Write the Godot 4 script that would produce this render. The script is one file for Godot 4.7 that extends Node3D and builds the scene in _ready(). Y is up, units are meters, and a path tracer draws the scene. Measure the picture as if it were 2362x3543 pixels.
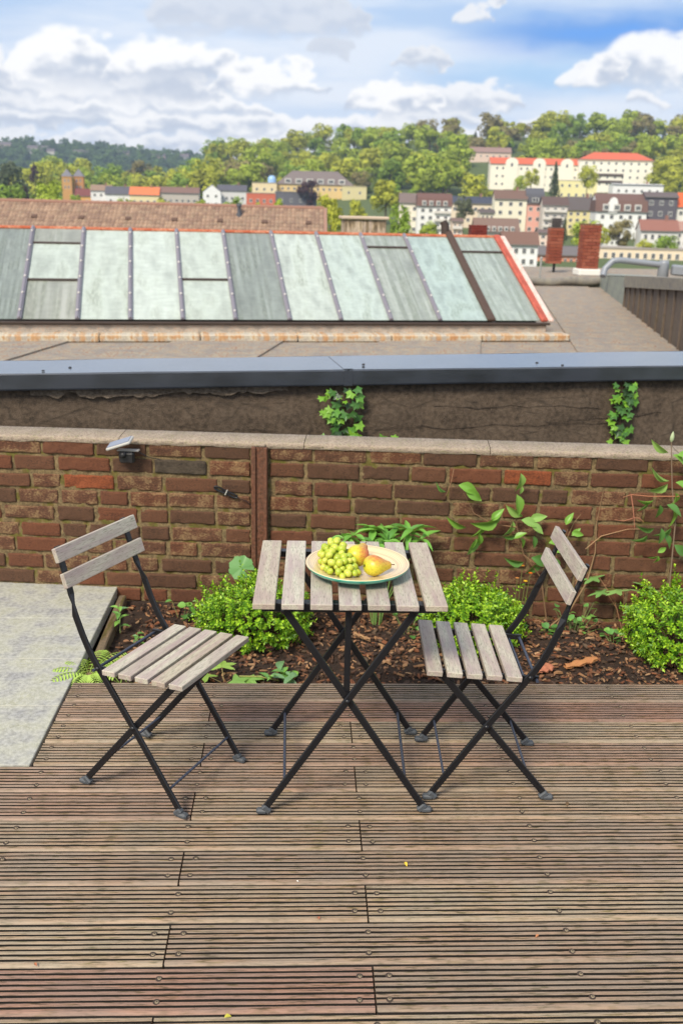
extends Node3D

# ---------------------------------------------------------------- mesh builder
class MB extends RefCounted:
	var v := PackedVector3Array()
	var n := PackedVector3Array()
	var c := PackedColorArray()
	var u := PackedVector2Array()
	var col := Color.WHITE

	func pt(a: Vector3, na: Vector3, uv := Vector2.ZERO) -> void:
		v.append(a); n.append(na); c.append(col); u.append(uv)

	func tri(a: Vector3, b: Vector3, d: Vector3) -> void:
		var m := (b - a).cross(d - a)
		if m.length_squared() < 1e-20:
			return
		m = m.normalized()
		pt(a, m); pt(d, m); pt(b, m)

	func quad(a: Vector3, b: Vector3, d: Vector3, e: Vector3) -> void:
		tri(a, b, d); tri(a, d, e)

	func face(pts: Array, ctr: Vector3) -> void:      # a convex face turned away from ctr
		var m := Vector3.ZERO
		var mid := Vector3.ZERO
		for i in pts.size():
			mid += pts[i] / pts.size()
		for i in pts.size():
			var p0: Vector3 = pts[i]
			var p1: Vector3 = pts[(i + 1) % pts.size()]
			m += (p0 - mid).cross(p1 - mid)
		if m.dot(mid - ctr) < 0.0:
			pts.reverse()
		for i in range(1, pts.size() - 1):
			tri(pts[0], pts[i], pts[i + 1])

	func box(t: Transform3D, s: Vector3, ch := 0.0) -> void:
		var h := s * 0.5
		var ctr := t.origin
		if ch <= 0.0:
			for a in 3:
				for sg in [-1.0, 1.0]:
					var q := []
					for w in [[-1, -1], [1, -1], [1, 1], [-1, 1]]:
						var p := Vector3.ZERO
						p[a] = h[a] * sg
						p[(a + 1) % 3] = h[(a + 1) % 3] * w[0]
						p[(a + 2) % 3] = h[(a + 2) % 3] * w[1]
						q.append(t * p)
					face(q, ctr)
			return
		var k := func(sx: float, sy: float, sz: float, a: int) -> Vector3:
			var p := Vector3(sx * (h.x - ch), sy * (h.y - ch), sz * (h.z - ch))
			p[a] += ch * (sx if a == 0 else sy if a == 1 else sz)
			return t * p
		for a in 3:
			for sg in [-1.0, 1.0]:
				var q := []
				for w in [[-1.0, -1.0], [1.0, -1.0], [1.0, 1.0], [-1.0, 1.0]]:
					var sgn := Vector3.ZERO
					sgn[a] = sg; sgn[(a + 1) % 3] = w[0]; sgn[(a + 2) % 3] = w[1]
					q.append(k.call(sgn.x, sgn.y, sgn.z, a))
				face(q, ctr)
			var b := (a + 1) % 3
			var d := (a + 2) % 3
			for sa in [-1.0, 1.0]:
				for sb in [-1.0, 1.0]:
					var s1 := Vector3.ZERO
					s1[a] = sa; s1[b] = sb; s1[d] = -1.0
					var s2 := s1
					s2[d] = 1.0
					face([k.call(s1.x, s1.y, s1.z, a), k.call(s2.x, s2.y, s2.z, a), k.call(s2.x, s2.y, s2.z, b), k.call(s1.x, s1.y, s1.z, b)], ctr)
		for sx in [-1.0, 1.0]:
			for sy in [-1.0, 1.0]:
				for sz in [-1.0, 1.0]:
					face([k.call(sx, sy, sz, 0), k.call(sx, sy, sz, 1), k.call(sx, sy, sz, 2)], ctr)

	func bx(ctr: Vector3, s: Vector3, ch := 0.0) -> void:
		box(Transform3D(Basis.IDENTITY, ctr), s, ch)

	func bar(p: Array, wd: Array, w: float, th: float) -> void:   # a flat bar along p; wd = direction of its width at each point
		var rings := []
		for i in p.size():
			var a: Vector3 = p[maxi(i - 1, 0)]
			var b: Vector3 = p[mini(i + 1, p.size() - 1)]
			var t := (b - a).normalized()
			var x: Vector3 = wd[mini(i, wd.size() - 1)]
			x = (x - t * x.dot(t)).normalized()
			var y := t.cross(x).normalized()
			var o: Vector3 = p[i]
			var e := minf(w, th) * 0.18
			var r := []
			for q in [[-1, -1, 1, 0], [1, -1, -1, 0], [1, -1, 0, 1], [1, 1, 0, -1], [1, 1, -1, 0], [-1, 1, 1, 0], [-1, 1, 0, -1], [-1, -1, 0, 1]]:
				r.append(o + x * (q[0] * w * 0.5 + q[2] * e) + y * (q[1] * th * 0.5 + q[3] * e))
			rings.append([r, o])
		for i in p.size() - 1:
			var mid: Vector3 = (rings[i][1] + rings[i + 1][1]) * 0.5
			for j in 8:
				face([rings[i][0][j], rings[i][0][(j + 1) % 8], rings[i + 1][0][(j + 1) % 8], rings[i + 1][0][j]], mid)
		face(rings[0][0].duplicate(), rings[1][1])
		face(rings[-1][0].duplicate(), rings[-2][1])

	func tube(p: Array, r: Array, sides := 8) -> void:
		var prev := []
		var prevn := []
		var x := Vector3.ZERO
		for i in p.size():
			var a: Vector3 = p[maxi(i - 1, 0)]
			var b: Vector3 = p[mini(i + 1, p.size() - 1)]
			var t := (b - a).normalized()
			if i == 0:
				x = t.cross(Vector3.UP if absf(t.y) < 0.9 else Vector3.RIGHT).normalized()
			x = (x - t * x.dot(t)).normalized()
			var y := t.cross(x)
			var ring := []
			var nr := []
			var rad: float = r[mini(i, r.size() - 1)]
			for j in sides:
				var g := TAU * j / sides
				var d := x * cos(g) + y * sin(g)
				nr.append(d)
				ring.append(p[i] + d * rad)
			if i > 0:
				for j in sides:
					var k := (j + 1) % sides
					pt(prev[j], prevn[j]); pt(ring[j], nr[j]); pt(prev[k], prevn[k])
					pt(prev[k], prevn[k]); pt(ring[j], nr[j]); pt(ring[k], nr[k])
			prev = ring
			prevn = nr
			if i == 0:
				for j in range(1, sides - 1):
					tri(ring[0], ring[j + 1], ring[j])
			elif i == p.size() - 1:
				for j in range(1, sides - 1):
					tri(ring[0], ring[j], ring[j + 1])

	func lathe(t: Transform3D, prof: Array, segs := 24, colors: Array = []) -> void:   # (radius, height) from the bottom up, smooth
		var m := prof.size()
		var nn := []
		for i in m:
			var a: Vector2 = prof[maxi(i - 1, 0)]
			var b: Vector2 = prof[mini(i + 1, m - 1)]
			var d := (b - a).normalized()
			nn.append(Vector2(d.y, -d.x))
		for i in m - 1:
			for j in segs:
				var q := []
				for w in [[i, j], [i, j + 1], [i + 1, j + 1], [i + 1, j]]:
					var g: float = TAU * w[1] / segs
					var pr: Vector2 = prof[w[0]]
					var no: Vector2 = nn[w[0]]
					q.append([t * Vector3(pr.x * cos(g), pr.y, -pr.x * sin(g)), (t.basis * Vector3(no.x * cos(g), no.y, -no.x * sin(g))).normalized(), Vector2(pr.x, float(w[1]) / segs), w[0]])
				for w in [0, 2, 1, 0, 3, 2]:
					if colors.size():
						col = colors[q[w][3]]
					pt(q[w][0], q[w][1], q[w][2])

	func grid(nx: int, ny: int, f: Callable, colf = null) -> void:   # f(i, j) -> point; front faces along d/di x d/dj
		var P := []
		for j in ny + 1:
			for i in nx + 1:
				P.append(f.call(i, j))
		var N := []
		var w := nx + 1
		for j in ny + 1:
			for i in nx + 1:
				var dx: Vector3 = P[j * w + mini(i + 1, nx)] - P[j * w + maxi(i - 1, 0)]
				var dy: Vector3 = P[mini(j + 1, ny) * w + i] - P[maxi(j - 1, 0) * w + i]
				var m := dx.cross(dy)
				N.append(m.normalized() if m.length_squared() > 1e-24 else Vector3.UP)
		for j in ny:
			for i in nx:
				var a := j * w + i
				for k in [a, a + w + 1, a + 1, a, a + w, a + w + 1]:
					if colf != null:
						col = colf.call(k % w, k / w)
					pt(P[k], N[k], Vector2(float(k % w) / nx, float(k / w) / ny))

	func leaf(t: Transform3D, L: float, W: float, fold: float, bend: float, peak := 0.4, pw := 1.0, nx := 4) -> void:
		grid(nx, 4, func(i: int, j: int):
			var q := float(i) / nx
			var s := (j - 2) * 0.5
			var k := q / peak if q < peak else (1.0 - q) / (1.0 - peak)
			var hw := W * 0.5 * pow(sin(clampf(k, 0.0, 1.0) * PI * 0.5), pw)
			return t * Vector3(L * q, fold * absf(s) * hw * 2.0 - bend * L * q * q, -s * hw))

	func lobed(t: Transform3D, R: float, lobes: Array, cup: float) -> void:    # lobes: [angle, length] outline points; base at the origin, tip along +x
		var q := []
		for l in lobes:
			var a: float = l[0]
			var r: float = l[1] * R
			q.append(t * Vector3(R * 0.25 + cos(a) * r, -cup * r * r / R + 0.06 * r * absf(sin(a * 2.5)), -sin(a) * r))
		var o := t * Vector3(R * 0.25, 0.0, 0.0)
		for i in q.size() - 1:
			tri(o, q[i], q[i + 1])
		tri(o, q[-1], q[0])

	func add(am: ArrayMesh, mat: Material) -> ArrayMesh:
		if v.is_empty():
			return am
		var a := []
		a.resize(Mesh.ARRAY_MAX)
		a[Mesh.ARRAY_VERTEX] = v
		a[Mesh.ARRAY_NORMAL] = n
		a[Mesh.ARRAY_COLOR] = c
		a[Mesh.ARRAY_TEX_UV] = u
		am.add_surface_from_arrays(Mesh.PRIMITIVE_TRIANGLES, a)
		am.surface_set_material(am.get_surface_count() - 1, mat)
		return am

	func mesh(mat: Material) -> ArrayMesh:
		return add(ArrayMesh.new(), mat)


# ---------------------------------------------------------------- naming
var rng := RandomNumberGenerator.new()
var used := {}

func put(parent: Node, called: String, o: Node3D) -> Node3D:
	var key := str(parent.get_instance_id()) + called
	var k: int = used.get(key, 0)
	used[key] = k + 1
	o.name = called if k == 0 else "%s_%03d" % [called, k]
	parent.add_child(o, true)
	return o

func thing(called: String, label: String, category: String, at := Vector3.ZERO, turn := 0.0, group := "") -> Node3D:
	var o := Node3D.new()
	put(self, called, o)
	o.position = at
	o.rotation.y = turn
	return tag(o, label, category, group)

func tag(o: Node3D, label: String, category: String, group := "") -> Node3D:
	o.set_meta("label", label)
	o.set_meta("category", category)
	if group != "":
		o.set_meta("group", group)
	return o

func part(parent: Node, called: String, m: Mesh, at := Transform3D.IDENTITY) -> MeshInstance3D:
	var o := MeshInstance3D.new()
	o.mesh = m
	o.transform = at
	put(parent, called, o)
	return o

func ground(called: String, m: Mesh) -> MeshInstance3D:
	var o := part(self, called, m)
	o.set_meta("kind", "structure")
	return o

func copy(src: Node3D, label: String, at: Vector3, turn: float, group := "") -> Node3D:
	var o: Node3D = src.duplicate()
	var base := str(src.name)
	put(self, base, o)
	o.position = at
	o.rotation.y = turn
	o.set_meta("label", label)
	if group != "":
		o.set_meta("group", group)
	return o

func B(x := 0.0, y := 0.0, z := 0.0) -> Basis:
	return Basis.from_euler(Vector3(x, y, z))

func T(at: Vector3, b := Basis.IDENTITY) -> Transform3D:
	return Transform3D(b, at)

func rr(a: float, b: float) -> float:
	return rng.randf_range(a, b)

func pick(a: Array) -> Variant:
	return a[rng.randi() % a.size()]

# ---------------------------------------------------------------- textures and materials
func nz(w: int, h: int, freq: float, sd: int, oct := 4, kind := 3) -> PackedByteArray:
	var f := FastNoiseLite.new()
	f.seed = sd
	f.frequency = freq
	f.noise_type = FastNoiseLite.TYPE_SIMPLEX_SMOOTH if kind == 3 else FastNoiseLite.TYPE_CELLULAR
	f.fractal_type = FastNoiseLite.FRACTAL_FBM if oct > 1 else FastNoiseLite.FRACTAL_NONE
	f.fractal_octaves = oct
	if kind == 5:
		f.cellular_return_type = FastNoiseLite.RETURN_DISTANCE2_SUB
	elif kind == 6:
		f.cellular_return_type = FastNoiseLite.RETURN_DISTANCE
	return f.get_seamless_image(w, h).get_data()

func stretch(src: PackedByteArray, w: int, h: int, w2: int, h2: int) -> PackedByteArray:
	var im := Image.create_from_data(w, h, false, Image.FORMAT_L8, src)
	im.resize(w2, h2, Image.INTERPOLATE_CUBIC)
	return im.get_data()

func gray(src: PackedByteArray, w: int, h: int) -> ImageTexture:
	return ImageTexture.create_from_image(Image.create_from_data(w, h, false, Image.FORMAT_L8, src))

func paint(w: int, h: int, f: Callable) -> ImageTexture:
	var d := PackedByteArray()
	d.resize(w * h * 3)
	for i in w * h:
		var q: Color = f.call(i)
		d[i * 3] = clampi(int(q.r * 255.0), 0, 255)
		d[i * 3 + 1] = clampi(int(q.g * 255.0), 0, 255)
		d[i * 3 + 2] = clampi(int(q.b * 255.0), 0, 255)
	return ImageTexture.create_from_image(Image.create_from_data(w, h, false, Image.FORMAT_RGB8, d))

func rgb(r: int, g: int, b: int) -> Color:
	return Color(r / 255.0, g / 255.0, b / 255.0)

func mat(color: Color, rough: float, tex: Texture2D = null, scale := Vector3.ONE, world := false, offset := Vector3.ZERO) -> StandardMaterial3D:
	var m := StandardMaterial3D.new()
	m.albedo_color = color
	m.roughness = rough
	if tex:
		m.albedo_texture = tex
		m.uv1_triplanar = true
		m.uv1_world_triplanar = world
		m.uv1_scale = scale
		m.uv1_offset = offset
	return m

func bump(m: StandardMaterial3D, tex: Texture2D, cm: float) -> StandardMaterial3D:
	m.heightmap_enabled = true
	m.heightmap_texture = tex
	m.heightmap_scale = cm
	return m

func stain(m: StandardMaterial3D, over: Texture2D, mask: Texture2D, scale: Vector3, world := true) -> StandardMaterial3D:
	m.detail_enabled = true
	m.detail_albedo = over
	m.detail_mask = mask
	m.detail_blend_mode = BaseMaterial3D.BLEND_MODE_MUL
	m.detail_uv_layer = BaseMaterial3D.DETAIL_UV_2
	m.uv2_triplanar = true
	m.uv2_world_triplanar = world
	m.uv2_scale = scale
	return m

func leafy(color: Color, rough := 0.5) -> StandardMaterial3D:
	var m := mat(color, rough)
	m.backlight_enabled = true
	m.backlight = Color(0.45, 0.5, 0.2)
	return m

# ---------------------------------------------------------------- sky
var sky_big := FastNoiseLite.new()
var sky_fine := FastNoiseLite.new()
# cumulus: azimuth, half width, height of the flat base, height above it (degrees), whiteness
var heaps := [
	[-2.8, 6.2, 9.15, 2.6, 0.25], [1.4, 1.6, 8.1, 1.0, 0.1], [9.4, 1.1, 10.0, 0.9, 0.6], [6.2, 1.8, 7.55, 0.95, 0.55], [18.6, 1.5, 5.75, 0.95, 0.8],
	[19.3, 4.3, 6.8, 2.9, 1.0], [15.6, 1.6, 6.9, 1.2, 0.9], [-12.9, 2.9, 6.25, 2.75, 1.0], [-7.2, 3.8, 6.5, 2.45, 1.0], [-2.2, 3.2, 6.1, 2.0, 1.0], [4.8, 3.0, 5.4, 1.65, 1.0], [-17.5, 2.4, 6.0, 2.0, 0.8],
]
const ROWS := [0.5, 1.1, 1.8, 2.6, 3.5, 4.5, 5.4, 13.0, 17.0, 23.0, 31.0, 42.0, 56.0]

func heap(c: Color, x: float, el: float, base: float, high: float, white: float, n: float) -> Color:
	if absf(x) >= 1.0 or el < base - 0.3:
		return c
	var top := base + high * sqrt(1.0 - x * x)
	if el > top + 0.1:
		return c
	var t := (el - base) / maxf(top - base, 0.05)
	var a := smoothstep(-0.02, 0.16, (top - el) / high) * smoothstep(-0.22, 0.20, t)
	var lit := smoothstep(-0.02, 0.60, t + n * 0.55)
	var q := Color(0.56, 0.62, 0.73).lerp(Color(1.04, 1.03, 1.02), lit * white + (1.0 - white) * 0.12)
	return c.lerp(q, a * (0.94 if white > 0.3 else 0.85))

func sky_color(az: float, el: float) -> Color:
	var e := maxf(el, 0.0)
	var base := Color(0.84, 0.89, 0.96).lerp(Color(0.48, 0.64, 0.88), clampf(e / 10.0, 0.0, 1.0)).lerp(Color(0.36, 0.52, 0.82), clampf((e - 11.0) / 60.0, 0.0, 1.0))
	var n1 := sky_big.get_noise_2d(az * 2.1, e * 4.2)
	var n2 := sky_fine.get_noise_2d(az * 4.6 + 90.0, e * 7.5)
	var veil := clampf(0.5 + 1.6 * sky_big.get_noise_2d(az * 0.55 + 400.0, e * 3.4), 0.0, 1.0)
	base = base.lerp(Color(0.92, 0.945, 0.985), veil * 0.62)
	var hx := (az - 18.5) / 8.8
	var hy := (e - 9.25 + n1 * 0.4) / 1.0
	var gap := exp(-pow(hx * hx, 2.0) - hy * hy)
	base = base.lerp(Color(0.055, 0.29, 0.80), gap * 0.92)
	hx = (az - 13.0) / 6.0
	hy = (e - 7.3 + n1 * 0.5) / 0.8
	base = base.lerp(Color(0.34, 0.60, 0.90), exp(-hx * hx - hy * hy) * 0.75)
	var wa := az + n1 * 1.2 + n2 * 0.22
	var we := e + n2 * 0.34 + n1 * 0.62
	var k2 := clampf(e / 7.0, 0.4, 4.0)
	for r in ROWS.size():
		var b0: float = ROWS[r]
		var high := 0.62 + b0 * 0.18
		if e < b0 - 0.8 or e > b0 + high + 0.8 * k2:
			continue
		var cell := 2.8 + b0 * 0.6
		var k := floorf(wa / cell)
		for j in [-1.0, 0.0, 1.0]:
			var id: float = k + j
			var h := absf(sin(id * 12.9898 + r * 78.233) * 43758.5453)
			h -= floorf(h)
			if h < (0.14 if r < 7 else 0.4) or (id * cell > 12.0 and id * cell < 30.0 and r > 3 and r < 7):
				continue
			base = heap(base, (wa - (id + 0.2 + 0.6 * h) * cell) / (cell * (0.55 + 0.5 * h)), we, b0 + 0.5 * h, high, 0.75 + 0.25 * h, n1)
	if e < 14.0 and absf(az) < 26.0:
		for q in heaps:
			base = heap(base, (wa - q[0]) / q[1], we, q[2], q[3], q[4], n1 + n2 * 0.4)
	return base * 0.90

func make_sky() -> Image:
	sky_big.seed = 12; sky_big.frequency = 0.11; sky_big.fractal_octaves = 5; sky_big.noise_type = FastNoiseLite.TYPE_SIMPLEX_SMOOTH; sky_big.fractal_type = FastNoiseLite.FRACTAL_FBM
	sky_fine.seed = 5; sky_fine.frequency = 0.14; sky_fine.fractal_octaves = 4; sky_fine.noise_type = FastNoiseLite.TYPE_SIMPLEX_SMOOTH; sky_fine.fractal_type = FastNoiseLite.FRACTAL_FBM
	var im := Image.create(512, 256, false, Image.FORMAT_RGBAH)
	im.fill(Color(0.22, 0.24, 0.22))
	for y in 130:
		for x in 512:
			im.set_pixel(x, y, sky_color(wrapf((x + 0.5) / 512.0 * 360.0, -180.0, 180.0), 90.0 - (y + 0.5) / 256.0 * 180.0))
	im.resize(4096, 2048, Image.INTERPOLATE_BILINEAR)
	var x0 := 4096 - int(26.0 / 360.0 * 4096)
	var y0 := int((90.0 - 17.0) / 180.0 * 2048)
	for y in 210:
		for x in 610:
			im.set_pixel((x0 + x) % 4096, y0 + y, sky_color((x0 + x + 0.5) / 4096.0 * 360.0 - 360.0, 90.0 - (y0 + y + 0.5) / 2048.0 * 180.0))
	return im

# ---------------------------------------------------------------- shared textures and materials
var t_speck: ImageTexture
var t_fine: ImageTexture
var t_grain: ImageTexture
var t_brick: ImageTexture
var t_grime: ImageTexture
var t_mask: ImageTexture
var t_moss: ImageTexture
var t_blotch: ImageTexture
var t_crack: ImageTexture
var t_deck: ImageTexture
var t_wood: ImageTexture
var t_stone: ImageTexture
var t_soft: ImageTexture
var t_rustlight: ImageTexture
var t_soot: ImageTexture
var t_smear: ImageTexture
var t_patch: ImageTexture
var t_streak: ImageTexture
var t_dull: ImageTexture
var t_fib: ImageTexture
var t_softmask: ImageTexture
var t_rust: ImageTexture
var t_dirtmask: ImageTexture
var t_ring: ImageTexture
var t_pear: ImageTexture
var t_cap: ImageTexture
var m_metal: StandardMaterial3D
var m_rod: StandardMaterial3D
var m_trunk: StandardMaterial3D
var m_glass: StandardMaterial3D
var m_white: StandardMaterial3D

func make_textures() -> void:
	var S := 512
	var a := nz(S, S, 0.008, 1)
	var b := nz(S, S, 0.05, 2, 3)
	var f := nz(S, S, 0.28, 3, 2)
	t_fine = gray(f, S, S)
	t_blotch = gray(a, S, S)
	var gr := stretch(nz(64, S, 0.11, 4, 4), 64, S, S, S)     # long fibres along u
	var gr2 := stretch(nz(128, S, 0.3, 14, 2), 128, S, S, S)
	t_grain = gray(gr, S, S)
	var cr := nz(S, S, 0.012, 9, 1, 5)
	t_speck = paint(S, S, func(i: int): var k: float = 0.93 + (b[i] - 128) * 0.0007 + (f[i] - 128) * 0.0009; return Color(k, k, k))
	t_brick = paint(S, S, func(i: int):
		var k: float = 0.90 + (a[i] - 128) * 0.0014 + (b[i] - 128) * 0.0018 + (f[i] - 128) * 0.0020
		var w := clampf((b[i] + f[i] * 0.6 - 285) * 0.014, 0.0, 0.55)
		return Color(k, k * 0.985, k * 0.97).lerp(Color(0.95, 0.92, 0.86), w * 0.6))
	t_grime = paint(S, S, func(i: int):
		var k := clampf(0.76 + (b[i] - 128) * 0.002, 0.4, 1.0)
		return Color(k * 0.92, k * 0.95, k * 0.78))
	t_moss = paint(S, S, func(i: int): return Color(0.74 + (f[i] - 128) * 0.001, 0.80 + (b[i] - 128) * 0.001, 0.52))
	t_mask = paint(S, S, func(i: int): var k := clampf((a[i] - 132) * 0.018 + (b[i] - 128) * 0.005, 0.0, 1.0); return Color(k, k, k))
	t_dirtmask = paint(S, S, func(i: int): var k := clampf((b[i] - 140) * 0.016 + (a[i] - 128) * 0.004, 0.0, 1.0); return Color(k, k, k))
	t_crack = paint(S, S, func(i: int): var k: float = 0.62 + 0.32 * clampf(cr[i] * 0.05 + (f[i] - 128) * 0.001, 0.0, 1.0) + (b[i] - 128) * 0.0016; return Color(k, k, k))
	t_deck = paint(S, S, func(i: int):
		var k: float = 0.93 + (gr[i] - 128) * 0.0011 + (gr2[i] - 128) * 0.0010 + (f[i] - 128) * 0.0006
		var red := clampf((a[i] - 128) * 0.004 + (gr[i] - 128) * 0.003, -0.12, 0.16)
		return Color(k * (1.0 + red * 0.24), k, k * (1.0 - red * 0.15)))
	var st := stretch(nz(S, 16, 0.022, 44, 4), S, 16, S, S)
	var fib := stretch(nz(32, S, 0.34, 24, 3), 32, S, S, S)
	var chipn := stretch(nz(96, S, 0.22, 34, 3), 96, S, S, S)
	t_fib = gray(fib, S, S)
	t_wood = paint(S, S, func(i: int):
		var k: float = 0.92 + (gr[i] - 128) * 0.0005 + (fib[i] - 128) * 0.0007 + (a[i] - 128) * 0.0005
		var flake := clampf((chipn[i] - 150) * 0.05, 0.0, 1.0) * clampf((a[i] + (b[i] - 128) * 0.5 - 138) * 0.06, 0.0, 1.0)
		return Color(k, k * (0.985 + (a[i] - 128) * 0.0004), k * 0.97).lerp(Color(1.12, 1.11, 1.10), flake * 0.9))
	t_soft = paint(S, S, func(i: int): var k: float = 0.94 + (a[i] - 128) * 0.0016 + (gr[i] - 128) * 0.0004; return Color(k, minf(k * 1.01, 1.0), k))
	t_softmask = paint(S, S, func(i: int): var k := clampf((a[i] - 120) * 0.016, 0.0, 1.0); return Color(k, k, k))
	t_streak = paint(S, S, func(i: int): var k := clampf((st[i] - 128) * 0.010 + (a[i] - 128) * 0.012 + 0.28, 0.0, 1.0); return Color(k, k, k))
	t_soot = paint(S, S, func(i: int): var k := clampf(0.60 + (b[i] - 128) * 0.003, 0.3, 1.0); return Color(k, k * 0.97, k * 0.92))
	t_smear = paint(S, S, func(i: int): var k := 0.60 + (b[i] - 128) * 0.0016 + (f[i] - 128) * 0.0012; return Color(k, k * 0.86, k * 0.60))
	t_patch = paint(S, S, func(i: int): var k := clampf((a[i] - 128) * 0.012 + (b[i] - 132) * 0.010 + (f[i] - 128) * 0.004 + 0.08, 0.0, 0.48); return Color(k, k, k))
	t_rustlight = paint(S, S, func(i: int): var k := clampf((b[i] - 128) * 0.006 + 0.5, 0.0, 1.0); return Color(0.90, 0.70, 0.55).lerp(Color(0.97, 0.88, 0.80), k))
	t_dull = paint(S, S, func(i: int): var k := 0.84 + (b[i] - 128) * 0.0010; return Color(k * 0.99, k, k * 0.97))
	t_stone = paint(S, S, func(i: int):
		var k: float = 0.93 + (a[i] - 128) * 0.0010 + (b[i] - 128) * 0.0010 + (f[i] - 128) * 0.0011
		if f[i] > 188:
			k -= 0.10
		return Color(k, k * 1.0, k * (0.985 - (a[i] - 128) * 0.0005)))
	t_rust = paint(S, S, func(i: int): var k := clampf((b[i] + a[i] - 256) * 0.009 + 0.45, 0.0, 1.0); return Color(0.80, 0.44, 0.28).lerp(Color(0.92, 0.72, 0.60), k))
	t_ring = paint(256, 8, func(i: int):
		var x: int = i % 256
		var k: float = 0.86 + 0.10 * sin(x * 0.9) * sin(x * 0.23 + 1.0) + (f[(x * 7) % 512 + 3 * 512] - 128) * 0.0016
		return Color(k, k * 0.97, k * 0.90))
	t_pear = paint(256, 256, func(i: int): var k: float = 1.0 - (0.18 if f[(i / 256) * 512 + i % 256] > 178 else 0.0) + (b[(i / 256) * 512 + i % 256] - 128) * 0.0012; return Color(k, k, k))
	t_cap = paint(S, S, func(i: int): var k: float = 0.90 + (b[i] - 128) * 0.0024 + (f[i] - 128) * 0.0020 + (gr2[i] - 128) * 0.0010; return Color(k, k * 0.97, k * 0.93))

func _ready() -> void:
	rng.seed = 4711
	# camera
	var cam := Camera3D.new()
	cam.name = "camera"
	add_child(cam)
	cam.keep_aspect = Camera3D.KEEP_HEIGHT
	cam.fov = 56.75
	cam.near = 0.05
	cam.far = 9000.0
	cam.transform = Transform3D(Basis(Vector3(0.999006, 0.023744, 0.037715), Vector3(-0.011205, 0.952887, -0.303119), Vector3(-0.043135, 0.302396, 0.952206)), Vector3(0, 1.7546, 0))
	var at := CameraAttributesPhysical.new()
	at.frustum_focal_length = 22.216
	at.frustum_focus_distance = 2.85
	at.exposure_aperture = 3.0
	cam.attributes = at
	cam.current = true
	# sky
	var env := Environment.new()
	env.background_mode = Environment.BG_SKY
	var sky := Sky.new()
	var pan := PanoramaSkyMaterial.new()
	pan.panorama = ImageTexture.create_from_image(make_sky())
	sky.sky_material = pan
	env.sky = sky
	env.background_energy_multiplier = 1.0
	env.tonemap_mode = Environment.TONE_MAPPER_LINEAR
	env.tonemap_exposure = 1.2
	env.sdfgi_enabled = true
	env.ssao_enabled = true
	env.ssil_enabled = true
	env.fog_enabled = true
	env.fog_density = 0.00015
	env.fog_light_color = Color(0.72, 0.80, 0.92)
	var we := WorldEnvironment.new()
	we.name = "world_environment"
	we.environment = env
	add_child(we)
	# sun, veiled by cloud: from behind the viewer's shoulder, high
	var sun := DirectionalLight3D.new()
	sun.name = "sun"
	sun.light_energy = 1.25
	sun.light_angular_distance = 17.0
	sun.light_color = Color(1.0, 0.955, 0.88)
	sun.shadow_enabled = true
	add_child(sun)
	sun.look_at_from_position(Vector3(-4.5, 8.6, 7.2), Vector3.ZERO, Vector3.UP)
	make_textures()
	m_metal = mat(rgb(28, 28, 31), 0.34, t_speck, Vector3(6, 6, 6))
	m_rod = mat(rgb(62, 68, 84), 0.35, t_speck, Vector3(6, 6, 6))
	m_trunk = mat(rgb(92, 80, 66), 0.9)
	m_glass = mat(rgb(70, 78, 86), 0.15)
	m_white = mat(rgb(222, 220, 212), 0.7)
	terrain()
	neighbour_roof()
	parapet()
	deck()
	paving()
	bed()
	brick_wall()
	furniture()
	fruit()
	plants()
	town()
	trees()
	litter()

# ---------------------------------------------------------------- land
const ZK := [60.0, 120.0, 300.0, 390.0, 480.0, 580.0, 680.0, 800.0, 950.0, 1150.0, 1600.0, 2250.0, 3200.0, 5000.0]
var land := [   # across (x / distance), heights at each ZK
	[-2.0, [-13, -13, -12, -10, -6, -2, 2, 12, 22, 16, 10, 60, 60, 40]],
	[-0.55, [-13, -13, -12, -9, -5, -1, 3, 12, 22, 15, 30, 116, 110, 60]],
	[-0.30, [-13, -13, -12, -9, -5, -1, 3, 9, 22, 12, 26, 112, 105, 60]],
	[-0.216, [-13, -13, -11, -7, -3, 1, 3, 7, 20, 8, 26, 110, 100, 60]],
	[-0.15, [-13, -13, -11, -7, -3, 1, 3, 8, 20, 6, 26, 100, 95, 60]],
	[-0.117, [-13, -13, -11, -7, -3, 1, 5, 13, 27, 15, 26, 96, 90, 60]],
	[-0.086, [-13, -13, -11, -7, -3, 2, 9, 21, 44, 40, 30, 90, 90, 60]],
	[0.038, [-13, -13, -11, -7, -2, 3, 14, 30, 57, 55, 40, 80, 90, 60]],
	[0.133, [-13, -13, -10, -7, 0, 9, 20, 40, 68, 66, 50, 70, 90, 60]],
	[0.221, [-13, -13, -9, -6, 0, 8, 18, 42, 73, 72, 50, 70, 90, 60]],
	[0.31, [-13, -13, -9, -6, 1, 10, 19, 43, 75, 74, 50, 70, 90, 60]],
	[0.386, [-13, -13, -9, -5, 3, 12, 20, 46, 75, 74, 50, 70, 90, 60]],
	[0.6, [-13, -13, -9, -5, 3, 12, 20, 46, 75, 74, 50, 70, 90, 60]],
	[2.0, [-13, -13, -9, -5, 3, 12, 20, 46, 70, 70, 50, 70, 90, 60]],
]

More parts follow.
